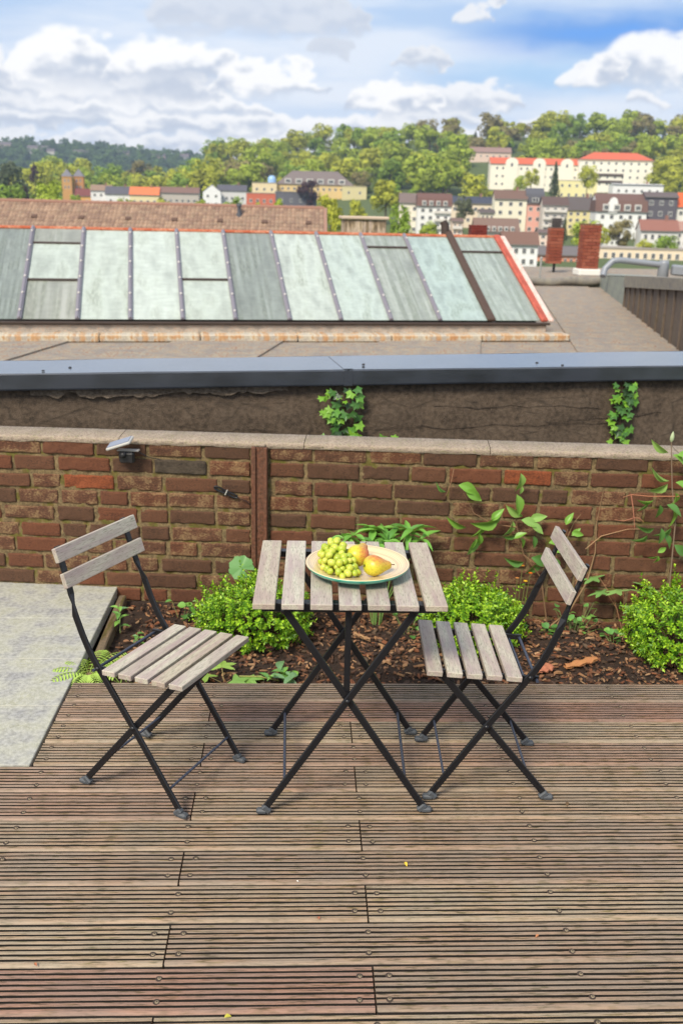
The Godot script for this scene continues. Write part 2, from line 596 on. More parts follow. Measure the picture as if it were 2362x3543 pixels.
func land_y(t: float, z: float) -> float:
	var i := 0
	while i < land.size() - 2 and t > land[i + 1][0]:
		i += 1
	var k := 0
	while k < ZK.size() - 2 and z > ZK[k + 1]:
		k += 1
	var a: float = clampf((t - land[i][0]) / (land[i + 1][0] - land[i][0]), 0.0, 1.0)
	var b: float = clampf((z - ZK[k]) / (ZK[k + 1] - ZK[k]), 0.0, 1.0)
	b = b * b * (3.0 - 2.0 * b)
	return lerpf(lerpf(land[i][1][k], land[i][1][k + 1], b), lerpf(land[i + 1][1][k], land[i + 1][1][k + 1], b), a)

func terrain() -> void:
	var m := mat(rgb(84, 98, 48), 1.0, t_speck, Vector3(0.05, 0.05, 0.05), true)
	var g := MB.new()
	var zs := []
	for k in ZK.size() - 1:
		for s in 4:
			zs.append(lerpf(ZK[k], ZK[k + 1], s / 4.0))
	zs.append(ZK[-1])
	g.grid(64, zs.size() - 1, func(i: int, j: int):
		var t := -2.0 + 4.0 * i / 64.0
		return Vector3(t * zs[j], land_y(t, zs[j]), -zs[j]))
	g.quad(Vector3(-9000, -13.2, 9000), Vector3(9000, -13.2, 9000), Vector3(9000, -13.2, -9000), Vector3(-9000, -13.2, -9000))
	ground("terrain", g.mesh(m))
	# what the terrace stands on
	var s := MB.new()
	s.bx(Vector3(0.5, -6.6, 0.2), Vector3(12.0, 12.8, 9.3))
	ground("terrace_base", s.mesh(mat(rgb(70, 62, 54), 0.95, t_speck, Vector3(1, 1, 1))))

# ---------------------------------------------------------------- the neighbour's flat roof, skylight and raised part
func neighbour_roof() -> void:
	var m_felt := stain(mat(rgb(160, 151, 138), 0.92, t_stone, Vector3(0.9, 0.9, 0.9), true), t_rust, t_dirtmask, Vector3(0.3, 0.3, 0.3))
	var m_felt2 := mat(rgb(140, 134, 124), 0.9, t_stone, Vector3(1.4, 1.4, 1.4), true)
	var b := thing("flat_roofed_building", "neighbouring building with grey felt flat roof behind the blue-capped parapet", "building", Vector3(0, 0, 0))
	var w := MB.new()
	w.face([Vector3(-14, -12, -3.2), Vector3(-14, 0.32, -3.2), Vector3(-14, 0.32, -19.6), Vector3(-14, -12, -19.6)], Vector3(0, -5, -15))
	w.face([Vector3(16, -12, -9.0), Vector3(16, 0.32, -9.0), Vector3(16, 0.32, -27.0), Vector3(16, -12, -27.0)], Vector3(0, -5, -15))
	w.face([Vector3(-14, -12, -27.4), Vector3(-14, 0.32, -27.4), Vector3(16, 0.32, -28.5), Vector3(16, -12, -28.5)], Vector3(0, -5, -15))
	part(b, "wall", w.mesh(mat(rgb(140, 130, 118), 0.9, t_stone, Vector3(1, 1, 1))))
	# felt strips laid in the roof's own direction
	var d := Vector3(0.182, 0, -0.983)
	for k in 13:
		var x0 := 3.75 - 0.66 + (k - 9) * 1.12
		var s := MB.new()
		var y := 0.33 + (k % 2) * 0.018
		var a := Vector3(x0, y, -10.75) - d * ((5.53 - 0.185 * (x0 + 1.553)) / 0.949)
		var e := Vector3(x0, y, -10.75) + d * 9.95
		var q := Vector3(1.17, 0, -0.02)
		s.face([a, a + q, e + q, e], Vector3(0, -50, -15))
		s.face([a, e, e - Vector3(0, 0.03, 0), a - Vector3(0, 0.03, 0)], a + q)
		s.face([a + q, e + q, e + q - Vector3(0, 0.03, 0), a + q - Vector3(0, 0.03, 0)], a - q)
		part(b, "felt_strip", s.mesh(m_felt))
	var u := MB.new()     # the step up at the far side
	u.box(T(Vector3(1.0, 0.2, -24.1), B(0, 0.02)), Vector3(30, 0.36, 7.0), 0.03)
	part(b, "upper_roof", u.mesh(m_felt))
	var lip := MB.new()
	var lp := []
	for k in 9:
		lp.append(Vector3(4.55 + k * 0.24, 0.42 + 0.02 * sin(k * 1.7) + k * 0.004, -20.36 - k * 0.05 + 0.02 * sin(k * 2.9)))
	lip.tube(lp, [0.06, 0.08, 0.085, 0.09, 0.08, 0.09, 0.10, 0.09, 0.09], 10)
	part(b, "rolled_felt_edge", lip.mesh(m_felt2))

	# raised part with sheet cladding
	var r := thing("raised_roof_block", "raised roof block with brown vertical sheet cladding beside the flat roof", "roof block")
	var A := Vector3(6.36, 0.33, -20.67)
	var C := Vector3(5.42, 0.33, -16.1)
	var E := Vector3(3.95, 0.33, -9.0)
	var right := Vector3(9.0, 0, 0.4)
	var top := func(p: Vector3) -> Vector3: return Vector3(p.x, 0.58 + (20.67 + p.z) * 0.053, p.z)
	var rs := MB.new()
	rs.face([top.call(A), top.call(E), top.call(E) + right, top.call(A) + right], Vector3(8, -5, -15))
	rs.face([E, E + right, top.call(E) + right, top.call(E)], Vector3(8, 0, -15))
	rs.face([A, A + right, top.call(A) + right, top.call(A)], Vector3(8, 0, -15))
	part(r, "roof", rs.mesh(mat(rgb(146, 134, 116), 0.95, t_stone, Vector3(0.8, 0.8, 0.8), true)))
	var fl := MB.new()
	fl.face([A, C, top.call(C), top.call(A)], Vector3(9, 0, -15))
	fl.face([top.call(C) + Vector3(0, 0.01, 0), top.call(A) + Vector3(0, 0.01, 0), top.call(A) + Vector3(0.25, 0.03, 0), top.call(C) + Vector3(0.55, 0.03, 0)], Vector3(7, -9, -15))
	part(r, "flashing", fl.mesh(mat(rgb(150, 156, 146), 0.6, t_stone, Vector3(1, 1, 1))))
	var m_clad := stain(mat(rgb(104, 90, 80), 0.7, t_stone, Vector3(1.2, 0.4, 1.2)), t_grime, t_dirtmask, Vector3(0.8, 0.4, 0.8))
	for k in 12:
		var p := C.lerp(E, k / 12.0)
		var q := C.lerp(E, (k + 1) / 12.0)
		var s := MB.new()
		var out := Vector3(-0.98, 0, -0.2) * 0.012
		var tp: Vector3 = top.call(p) - Vector3(0, 0.16 - k * 0.008, 0)
		var tq: Vector3 = top.call(q) - Vector3(0, 0.16 - (k + 1) * 0.008, 0)
		s.face([p + out, q + out * 0.2, tq + out * 0.2, tp + out], Vector3(9, 0, -15))
		s.bar([p + out * 1.5, tp + out * 1.5], [Vector3(0.2, 0, -1)], 0.03, 0.04)
		part(r, "cladding_sheet", s.mesh(m_clad))
	var cp := MB.new()
	var c0: Vector3 = top.call(C)
	var c1: Vector3 = top.call(E)
	cp.face([c0 + Vector3(-0.06, 0.02, 0), c1 + Vector3(-0.06, 0.02, 0), c1 + Vector3(-0.06, -0.09, 0), c0 + Vector3(-0.06, -0.17, 0)], Vector3(9, 0, -15))
	cp.face([c0 + Vector3(-0.06, 0.02, 0), c1 + Vector3(-0.06, 0.02, 0), c1 + Vector3(0.35, 0.02, 0), c0 + Vector3(0.35, 0.02, 0)], Vector3(9, -9, -15))
	cp.face([c1 + Vector3(-0.06, -0.09, 0), c0 + Vector3(-0.06, -0.17, 0), c0 + Vector3(0.05, -0.17, 0), c1 + Vector3(0.05, -0.09, 0)], Vector3(6, 9, -15))
	part(r, "edge_cap", cp.mesh(m_felt2))
	# silver ventilation duct
	var m_zinc := mat(rgb(150, 155, 162), 0.45, t_speck, Vector3(3, 3, 3))
	m_zinc.metallic = 0.2
	var du := thing("ventilation_duct", "silver sheet metal ventilation duct lying on the raised roof", "duct")
	var dm := MB.new()
	dm.tube([Vector3(5.86, 0.66, -18.9), Vector3(5.92, 0.80, -19), Vector3(6.06, 0.95, -19), Vector3(6.2, 0.97, -19), Vector3(7.0, 0.90, -19.0)], [0.06], 12)
	part(du, "pipe", dm.mesh(m_zinc))
	var dr := MB.new()
	dr.lathe(T(Vector3(7.08, 0.6, -19.0)), [Vector2(0.0, 0.0), Vector2(0.11, 0.0), Vector2(0.10, 0.33), Vector2(0.085, 0.38), Vector2(0.0, 0.39)], 16)
	part(du, "drum", dr.mesh(m_zinc))
	var d2 := MB.new()
	d2.box(T(Vector3(7.75, 0.78, -18.8), B(0, -0.2, -0.06)), Vector3(1.1, 0.2, 0.3), 0.03)
	part(du, "box_duct", d2.mesh(m_zinc))
	# chimneys standing on or behind the far roof
	chimney("brick_chimney", "square red brick chimney on a white base at the far edge of the flat roof", Vector3(7.02, 0.38, -24.0), 0.41, 0.36, 1.04, 0.16, 0)
	chimney("brick_chimney", "slim red brick chimney with slatted dark cowl raised on a black post", Vector3(6.42, 0.38, -25.0), 0.32, 0.28, 0.88, 0.22, 1)
	chimney("brick_chimney", "low broad dark red brick chimney behind the skylight ridge", Vector3(5.3, 0.7, -30.0), 0.46, 0.46, 0.76, 0.0, 2)
	var po := thing("metal_post", "thin grey metal post standing at the far roof edge near the skylight", "post", Vector3(5.03, 0.35, -20.6))
	var pm := MB.new()
	pm.tube([Vector3.ZERO, Vector3(0, 0.55, 0)], [0.022], 8)
	pm.lathe(T(Vector3(0, 0.55, 0)), [Vector2(0.03, 0), Vector2(0.03, 0.03), Vector2(0.0, 0.04)], 8)
	part(po, "pole", pm.mesh(mat(rgb(150, 150, 145), 0.5)))
	# rendered shaft behind the skylight ridge
	var sh := thing("rendered_shaft", "pale rendered chimney shaft with rust streaks standing behind the skylight", "shaft", Vector3(1.0, 0, -16.0), 0.06)
	var sm := MB.new()
	sm.bx(Vector3(0, 0.95, -0.3), Vector3(0.68, 1.35, 0.6), 0.02)
	part(sh, "shaft", sm.mesh(stain(mat(rgb(206, 186, 162), 0.9, t_stone, Vector3(2, 0.5, 2)), t_soot, t_streak, Vector3(1.2, 0.3, 1.2))))
	var sc := MB.new()
	sc.bx(Vector3(0, 1.66, -0.3), Vector3(0.76, 0.05, 0.68), 0.012)
	part(sh, "cap_slab", sc.mesh(mat(rgb(196, 178, 156), 0.9)))
	skylight()

func chimney(called: String, label: String, p: Vector3, w: float, d: float, h: float, lift: float, kind: int) -> void:
	var c := thing(called, label, "chimney", p, 0.05, "brick chimneys beyond the flat roof")
	var cols := [rgb(150, 84, 64), rgb(142, 76, 58), rgb(158, 92, 72), rgb(136, 72, 56)]
	if kind == 2:
		cols = [rgb(120, 46, 40), rgb(110, 42, 36), rgb(128, 52, 44), rgb(104, 40, 36)]
	var core := MB.new()
	core.bx(Vector3(0, lift + h * 0.5, 0), Vector3(w - 0.02, h - 0.01, d - 0.02))
	part(c, "mortar_core", core.mesh(mat(rgb(150, 110, 92), 0.95)))
	var ch := 0.075
	var rows := int(h / ch)
	var st := MB.new()
	for r in rows:
		var y := lift + (r + 0.5) * h / rows
		for f in 4:
			var fw := w if f % 2 == 0 else d
			var off := 0.5 if r % 2 else 0.0
			var nb := int(round(fw / 0.24))
			for i in nb + 1:
				var a := clampf((i - off) / nb, 0.0, 1.0)
				var e := clampf((i + 1 - off) / nb, 0.0, 1.0)
				if e - a < 0.05:
					continue
				st.col = pick(cols)
				var t := T(Vector3(0, y, 0), B(0, f * PI / 2)) * T(Vector3((a + e - 1.0) * 0.5 * fw, 0, (d if f % 2 == 0 else w) * 0.5))
				st.box(t, Vector3((e - a) * fw - 0.012, h / rows - 0.012, 0.03))
	var m := mat(Color.WHITE, 0.9, t_speck, Vector3(3, 3, 3))
	m.vertex_color_use_as_albedo = true
	m.vertex_color_is_srgb = true
	part(c, "bricks", st.mesh(m)).set_meta("kind", "stuff")
	if kind == 0:
		var b := MB.new()
		b.bx(Vector3(0, lift * 0.5, 0), Vector3(w + 0.14, lift, d + 0.14), 0.02)
		part(c, "base", b.mesh(m_white))
		var k := MB.new()
		k.bx(Vector3(0, lift + h + 0.015, 0), Vector3(w + 0.04, 0.03, d + 0.04), 0.008)
		part(c, "cap_slab", k.mesh(mat(rgb(110, 76, 66), 0.9)))
	elif kind == 1:
		var b := MB.new()
		b.tube([Vector3(0.03, 0, 0), Vector3(0.03, lift + 0.02, 0)], [0.035], 8)
		part(c, "post", b.mesh(m_metal))
		for k in 5:
			var s := MB.new()
			s.bx(Vector3(0, lift + h + 0.02 + k * 0.05, 0), Vector3(w - 0.02 * k, 0.022, d - 0.02 * k))
			part(c, "cowl_slat", s.mesh(mat(rgb(92, 86, 84), 0.6)))
		var q := MB.new()
		q.bx(Vector3(0, lift + h + 0.12, 0), Vector3(w * 0.6, 0.24, d * 0.6))
		part(c, "cowl_core", q.mesh(mat(rgb(64, 60, 60), 0.7)))

func skylight() -> void:
	var s := thing("skylight", "long sloping factory skylight of mint wired glass with rusty ridge", "skylight", Vector3(-3.109, 0.539, -10.602), 0.15)
	var off := [-0.66, 0.03, 0.04, 0.01, -0.015, -0.025, -0.006, -0.01, -0.014, -0.02, -0.015, 0.075]
	var n := Vector3(0, 1.87, 0.906).normalized()
	var up := Vector3(0, 0.906, -1.87)
	var L := up.length()
	up = up.normalized()
	var frame := func(x: float, a: float, lift: float) -> Transform3D: return Transform3D(Basis(Vector3(1, 0, 0), n, -up), Vector3(x, 0, 0) + up * a + n * lift)
	var tones := [rgb(162, 164, 156), rgb(192, 200, 192), rgb(198, 206, 199), rgb(190, 198, 190), rgb(142, 149, 144), rgb(192, 200, 193), rgb(187, 198, 192), rgb(162, 168, 161), rgb(176, 191, 187), rgb(163, 172, 165), rgb(139, 146, 141)]
	var mats := []
	for k in 11:
		var m := mat(tones[k], 0.22, t_soft, Vector3(0.5 + 0.07 * k, 0.5, 0.16 + 0.03 * k), false, Vector3(k * 0.37, k * 0.13, k * 0.29))
		stain(m, t_dull, t_streak if k in [0, 4, 7, 9, 10] else t_softmask, Vector3(0.7 + 0.09 * k, 0.3, 0.25 + 0.03 * k), false)
		m.uv2_offset = Vector3(k * 0.31, k * 0.11, k * 0.53)
		mats.append(m)
	var splits := {1: [0.40, 0.82], 4: [0.42], 8: [0.84], 10: [0.80]}
	var m_bar := mat(rgb(136, 132, 142), 0.55, t_speck, Vector3(3, 3, 3))
	var m_dark := mat(rgb(62, 50, 44), 0.7)
	for k in range(-2, 10):
		var x0: float = k * 0.6 + (off[k + 1] if k >= 0 else 0.0)
		var x1: float = (k + 1) * 0.6 + (off[k + 2] if k + 1 >= 0 else 0.0)
		var cuts := [0.0]
		cuts.append_array(splits.get(k + 1, []))
		cuts.append(1.0)
		for i in cuts.size() - 1:
			var a: float = cuts[i] * L
			var b: float = cuts[i + 1] * L
			var g := MB.new()
			g.box(frame.call((x0 + x1) * 0.5, (a + b) * 0.5, 0.01 + 0.004 * i), Vector3(x1 - x0 - 0.02, 0.008, b - a - 0.012), 0.002)
			part(s, "pane", g.mesh(mats[posmod(k + (3 if i == 1 and k == 0 else 0), 11)]))
			if i > 0:
				var r := MB.new()
				r.box(frame.call((x0 + x1) * 0.5, a, 0.022), Vector3(x1 - x0 - 0.05, 0.02, 0.035), 0.004)
				part(s, "cross_rail", r.mesh(m_dark))
	for k in range(-2, 10):
		var x: float = k * 0.6 + (off[k + 1] if k >= 0 else 0.0)
		var g := MB.new()
		if k == 9:
			g.box(frame.call(x + 0.03, L * 0.5 + 0.06, 0.03), Vector3(0.1, 0.05, L + 0.16), 0.015)
			part(s, "rusty_pipe_cover", g.mesh(stain(mat(rgb(84, 66, 56), 0.75, t_speck, Vector3(3, 3, 3)), t_rust, t_dirtmask, Vector3(2, 2, 2))))
			var h := MB.new()
			h.tube([Vector3(x, 0.86, -1.95), Vector3(x - 0.01, 1.06, -1.97), Vector3(x - 0.04, 1.12, -1.98)], [0.06, 0.055, 0.05], 10)
			part(s, "pipe_stub", h.mesh(m_dark))
			continue
		g.box(frame.call(x, L * 0.5, 0.03), Vector3(0.05, 0.03, L + 0.03), 0.008)
		g.box(frame.call(x, L * 0.5, 0.045), Vector3(0.02, 0.022, L + 0.03), 0.005)
		var bar := part(s, "glazing_bar", g.mesh(m_bar))
		for q in 6:
			var bo := MB.new()
			bo.lathe(frame.call(x, L * (0.06 + q * 0.175), 0.055), [Vector2(0.014, 0), Vector2(0.014, 0.008), Vector2(0.008, 0.014), Vector2(0, 0.015)], 8)
			part(bar, "bolt", bo.mesh(mat(rgb(196, 190, 186), 0.4)))
	var m_red := mat(rgb(206, 184, 172), 0.8, t_rust, Vector3(0.8, 0.8, 0.8))
	var rf := MB.new()
	rf.box(frame.call(2.4, L + 0.02, 0.02), Vector3(7.5, 0.02, 0.06), 0.006)
	rf.box(T(Vector3(2.4, 0.872, -1.95)), Vector3(7.5, 0.045, 0.1), 0.015)
	part(s, "ridge_flashing", rf.mesh(m_red))
	var vg := MB.new()
	vg.box(frame.call(6.08, L * 0.5, 0.03), Vector3(0.09, 0.05, L + 0.06), 0.015)
	part(s, "verge_board", vg.mesh(mat(rgb(196, 96, 78), 0.75, t_brick, Vector3(1.6, 1.6, 1.6))))
	var vg2 := MB.new()
	vg2.box(frame.call(6.165, L * 0.5, 0.02), Vector3(0.08, 0.04, L + 0.05), 0.015)
	part(s, "verge_flashing", vg2.mesh(stain(mat(rgb(232, 214, 204), 0.7, t_speck, Vector3(2, 2, 2)), t_rust, t_dirtmask, Vector3(1.3, 1.3, 1.3))))
	# far slope, gable, kerb
	var bk := MB.new()
	bk.face([Vector3(-1.3, 0.9, -1.98), Vector3(6.15, 0.9, -1.98), Vector3(6.15, -0.2, -3.9), Vector3(-1.3, -0.2, -3.9)], Vector3(2, -2, -2))
	bk.face([Vector3(6.11, 0.88, -1.96), Vector3(6.11, -0.2, 0.0), Vector3(6.11, -0.2, -3.9)], Vector3(2, 0, -2))
	part(s, "far_slope", bk.mesh(m_felt_dark()))
	var kb := MB.new()
	kb.bx(Vector3(2.4, -0.115, -0.035), Vector3(7.44, 0.15, 0.1), 0.01)
	part(s, "kerb", kb.mesh(stain(mat(rgb(196, 188, 178), 0.8, t_brick, Vector3(1.2, 3.0, 1.2)), t_rustlight, t_dirtmask, Vector3(1.1, 0.5, 1.1))))
	var dr := MB.new()
	dr.bx(Vector3(2.4, -0.022, 0.03), Vector3(7.5, 0.028, 0.05), 0.006)
	part(s, "drip_rail", dr.mesh(m_dark))
	for k in 7:
		var lb := MB.new()
		lb.bx(Vector3(-1.3 + 1.09 * (k + 0.5), -0.165 + rr(-0.004, 0.004), 0.13), Vector3(1.082, 0.085, 0.26), 0.015)
		part(s, "ledge_block", lb.mesh(stain(mat(rgb(204, 194, 176), 0.9, t_stone, Vector3(1.5, 1.5, 1.5)), t_rustlight, t_streak, Vector3(0.2, 0.3, 0.2))))

func m_felt_dark() -> StandardMaterial3D:
	return mat(rgb(96, 90, 84), 0.9, t_stone, Vector3(1, 1, 1))

# ---------------------------------------------------------------- rendered parapet with its painted metal cap
func parapet() -> void:
	var p := thing("parapet_wall", "dark rendered parapet wall under a blue-grey metal cap behind the brick wall", "wall", Vector3(-1.553, 0, -4.908), deg_to_rad(10.5))
	var f1 := FastNoiseLite.new()
	f1.seed = 21; f1.frequency = 1.6; f1.fractal_octaves = 4
	var w := MB.new()
	w.grid(150, 24, func(i: int, j: int):
		var x := -2.5 + 9.0 * i / 150.0
		var y := -0.6 + 1.47 * j / 24.0
		return Vector3(x, y, 0.014 * f1.get_noise_2d(x * 1.6, y * 2.4) - 0.006 * pow(absf(sin(y * 36.0)), 12.0)))
	w.face([Vector3(-2.5, -12, -0.03), Vector3(6.5, -12, -0.03), Vector3(6.5, -0.55, -0.03), Vector3(-2.5, -0.55, -0.03)], Vector3(0, -3, -1))
	var m := stain(mat(rgb(104, 90, 76), 0.95, t_brick, Vector3(1.1, 1.1, 1.1)), t_crack, t_mask, Vector3(0.62, 1.5, 0.62))
	part(p, "rendered_face", bump_mesh(w, bump(m, t_fine, 0.5)))
	var pl := MB.new()        # where the top coat still hangs on
	pl.grid(60, 5, func(i: int, j: int):
		var x := 0.15 + 1.35 * i / 60.0
		var h := 0.05 + 0.035 * f1.get_noise_2d(x * 2.6, 3.0) + 0.02 * f1.get_noise_2d(x * 9.0, 8.0)
		return Vector3(x, 0.85 - h * (1.0 - j / 5.0), 0.012 + 0.006 * f1.get_noise_2d(x * 8.0, j)))
	part(p, "loose_render", bump_mesh(pl, bump(mat(rgb(128, 115, 101), 0.95, t_brick, Vector3(1.5, 1.5, 1.5)), t_fine, 0.6)))
	for q in [[2.35, 0.70, 1.1, -0.03, 3], [3.05, 0.60, 0.75, 0.02, 9], [2.0, 0.575, 1.5, 0.012, 14], [0.9, 0.62, 0.55, -0.05, 21]]:
		var cr := MB.new()
		var line := []
		var ra := []
		for i in 22:
			var u := i / 21.0
			var x: float = q[0] + q[2] * u
			var y: float = q[1] + q[3] * u + 0.03 * f1.get_noise_2d(x * 2.2, q[4]) + 0.010 * f1.get_noise_2d(x * 9.0, q[4] + 4.0)
			line.append(Vector3(x, y, 0.0035 + 0.014 * f1.get_noise_2d(x * 1.6, y * 2.4) - 0.006 * pow(absf(sin(y * 36.0)), 12.0)))
			ra.append(0.0007 + 0.0014 * absf(f1.get_noise_2d(x * 5.0, 30.0)))
		cr.tube(line, ra, 5)
		part(p, "crack", cr.mesh(mat(rgb(38, 31, 27), 1.0)))
	var m_cap := mat(rgb(52, 57, 67), 0.26, t_soft, Vector3(0.7, 0.7, 0.7))
	m_cap.clearcoat_enabled = true
	m_cap.clearcoat = 1.0
	m_cap.clearcoat_roughness = 0.22
	m_cap.metallic_specular = 0.8
	for k in 2:
		var x0: float = [-2.5, 1.835][k]
		var x1: float = [1.825, 6.5][k]
		var c := MB.new()
		var prof := [Vector2(0.0, 0.835), Vector2(0.044, 0.838), Vector2(0.046, 0.845), Vector2(0.046, 0.918), Vector2(0.041, 0.926), Vector2(-0.44, 0.936), Vector2(-0.45, 0.92), Vector2(-0.45, 0.3)]
		for i in prof.size() - 1:
			var a: Vector2 = prof[i]
			var b: Vector2 = prof[i + 1]
			for s in 8:
				var xa := lerpf(x0, x1, s / 8.0)
				var xb := lerpf(x0, x1, (s + 1) / 8.0)
				var wa := 0.0015 * sin(xa * 5.0 + i)
				var wb := 0.0015 * sin(xb * 5.0 + i)
				var za := (-0.33 - 0.035 * xa) / -0.44
				var zb := (-0.33 - 0.035 * xb) / -0.44
				c.quad(Vector3(xa, a.y + wa, a.x * (za if a.x < 0.0 else 1.0) + wa), Vector3(xb, a.y + wb, a.x * (zb if a.x < 0.0 else 1.0) + wb), Vector3(xb, b.y + wb, b.x * (zb if b.x < 0.0 else 1.0) + wb), Vector3(xa, b.y + wa, b.x * (za if b.x < 0.0 else 1.0) + wa))
		part(p, "cap_sheet", c.mesh(m_cap))
	var j := MB.new()
	j.bx(Vector3(1.83, 0.88, 0.0475), Vector3(0.05, 0.085, 0.004))
	j.box(T(Vector3(1.83, 0.9325, -0.165), B(0.0207)), Vector3(0.05, 0.004, 0.41))
	part(p, "joint_strip", j.mesh(m_cap))
	for q in [[0.35, -0.10], [0.22, -0.01], [1.95, -0.1], [1.93, -0.02], [3.0, -0.09], [3.12, 0.0], [-0.6, -0.08]]:
		var s := MB.new()
		s.lathe(T(Vector3(q[0], 0.9285 - q[1] * 0.02, q[1])), [Vector2(0.009, 0), Vector2(0.008, 0.004), Vector2(0, 0.006)], 8)
		part(p, "screw", s.mesh(m_metal))

func bump_mesh(b: MB, m: Material) -> ArrayMesh:
	return b.mesh(m)

# ---------------------------------------------------------------- timber deck
const P := 0.1454
const Z0 := 1.7235

func deck() -> void:
	var d := Node3D.new()
	put(self, "deck", d)
	d.set_meta("kind", "structure")
	var tones := [rgb(160, 137, 113), rgb(154, 131, 110), rgb(166, 145, 120), rgb(154, 126, 106), rgb(151, 129, 109), rgb(160, 133, 112), rgb(152, 119, 101)]
	var mats := []
	for k in 14:
		var m := stain(mat(tones[k % 7], 0.55, t_deck, Vector3(0.6, 2.2, 5.5), false, Vector3(k * 0.171, k * 0.37, k * 0.613)), t_grime, t_dirtmask, Vector3(0.55, 0.9, 1.6), false)
		m.uv2_offset = Vector3(k * 0.23, 0.1 * k, k * 0.31)
		mats.append(bump(m, t_fib, 0.06))
	var m_groove := mat(rgb(26, 22, 19), 0.95)  # near black: dirt, with the shade of grooves and gaps put into the colour
	var m_sink := mat(rgb(58, 47, 40), 0.9)  # dirty wood tone; a disc of it paints the shade of each screw recess
	var m_screw := mat(rgb(150, 134, 108), 0.5)
	m_screw.metallic = 0.3
	var sink := MB.new()
	sink.lathe(T(Vector3.ZERO), [Vector2(0.0086, -0.001), Vector2(0.0080, 0.0005), Vector2(0.006, 0.0002), Vector2(0.0, 0.0002)], 14)
	var sink_mesh := sink.mesh(m_sink)
	var head := MB.new()
	head.lathe(T(Vector3(0, 0, 0.0015)), [Vector2(0.0045, 0.0002), Vector2(0.0042, 0.0012), Vector2(0.002, 0.0013), Vector2(0.0, 0.0012)], 12)
	var head_mesh := head.mesh(m_screw)
	var slot := MB.new()
	slot.bx(Vector3(0, 0.0016, 0.0015), Vector3(0.0046, 0.001, 0.0011))
	slot.bx(Vector3(0, 0.00165, 0.0015), Vector3(0.0011, 0.001, 0.0046))
	var slot_mesh := slot.mesh(m_sink)
	for r in range(-5, 11):
		var zf := -(Z0 + r * P) - 0.0046
		var left := -0.866 if r >= 7 else -2.6
		var joint: float = 0.1877 if posmod(r, 2) == 0 else -0.3207
		if r == 10:
			joint = 99.0
		var runs := [[left, joint - 0.0022], [joint + 0.0022, 2.9]] if joint < 9.0 else [[left, 2.9]]
		for q in runs:
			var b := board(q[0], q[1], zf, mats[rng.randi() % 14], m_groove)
			var o := part(d, "deck_board", b)
			o.position.y = rr(-0.0012, 0.0008)
			o.rotation.z = rr(-0.0004, 0.0004)
			for k in range(-3, 6):
				var jx := 0.1877 + k * 0.5084
				var xs := [jx]
				if absf(jx - joint) < 0.01:
					xs = [jx - 0.032] if q[1] < jx + 0.01 else [jx + 0.032]
				for x in xs:
					if x < q[0] + 0.01 or x > q[1] - 0.01:
						continue
					for zz in [0.030, 0.101]:
						var at := Vector3(x + rr(-0.006, 0.006), 0.0006, zf - 0.005 - zz + rr(-0.002, 0.002))
						var sc := part(o, "screw", head_mesh, T(at, B(0, rr(0, 3.0))))
						part(o, "screw_hole_shade", sink_mesh, T(at))
						sc.mesh = screw_mesh(head, slot, m_screw, m_sink)
	# bearers under the boards
	var j := MB.new()
	for k in range(-3, 6):
		j.bx(Vector3(0.1877 + k * 0.5084, -0.066, -1.6), Vector3(0.07, 0.08, 3.4))
	part(d, "bearers", j.mesh(mat(rgb(60, 48, 40), 0.95))).set_meta("kind", "stuff")

var _screw: ArrayMesh
func screw_mesh(a: MB, b: MB, ma: Material, mb: Material) -> ArrayMesh:
	if _screw == null:
		_screw = a.mesh(ma)
		b.add(_screw, mb)
	return _screw

func board(x0: float, x1: float, zf: float, m: Material, mg: Material) -> ArrayMesh:
	# profile from the front (viewer) edge to the back: ridges and grooves
	var pr := [Vector2(0.0, -0.024), Vector2(0.0, -0.0125), Vector2(0.0026, -0.0062), Vector2(0.0070, -0.0016), Vector2(0.0105, 0.0)]
	var dark := [true, true, false, false]  # edge faces in the gap: dirt and gap shade painted near black
	var z := 0.0
	for k in 8:
		z = 0.0185 + k * 0.0168
		pr.append(Vector2(z - 0.0012, 0.0)); dark.append(false)
		if k == 7:
			break
		pr.append(Vector2(z, -0.0014)); dark.append(false)
		pr.append(Vector2(z + 0.0004, -0.0105)); dark.append(true)
		pr.append(Vector2(z + 0.0068, -0.0105)); dark.append(true)
		pr.append(Vector2(z + 0.0072, -0.0014)); dark.append(true)
		pr.append(Vector2(z + 0.0082, 0.0)); dark.append(false)
	pr.append(Vector2(0.1366, -0.003)); dark.append(true)
	pr.append(Vector2(0.1368, -0.024)); dark.append(true)
	var a := MB.new()
	var g := MB.new()
	var n := maxi(2, int((x1 - x0) / 0.12))
	var ph := rr(0, 9)
	for i in pr.size() - 1:
		for s in n:
			var xa := lerpf(x0, x1, float(s) / n)
			var xb := lerpf(x0, x1, float(s + 1) / n)
			var wa := 0.0005 * sin(xa * 9.0 + ph + i * 0.7) + 0.0004 * sin(xa * 23.0 + i)
			var wb := 0.0005 * sin(xb * 9.0 + ph + i * 0.7) + 0.0004 * sin(xb * 23.0 + i)
			var p: Vector2 = pr[i]
			var q: Vector2 = pr[i + 1]
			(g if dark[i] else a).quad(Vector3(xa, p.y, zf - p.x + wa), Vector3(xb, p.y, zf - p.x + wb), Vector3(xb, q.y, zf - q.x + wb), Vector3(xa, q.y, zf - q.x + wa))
	for e in [x0, x1]:
		a.face([Vector3(e, -0.024, zf), Vector3(e, -0.003, zf), Vector3(e, -0.003, zf - 0.1366), Vector3(e, -0.024, zf - 0.1366)], Vector3((x0 + x1) * 0.5, 0, zf - 0.07))
	return g.add(a.mesh(m), mg)

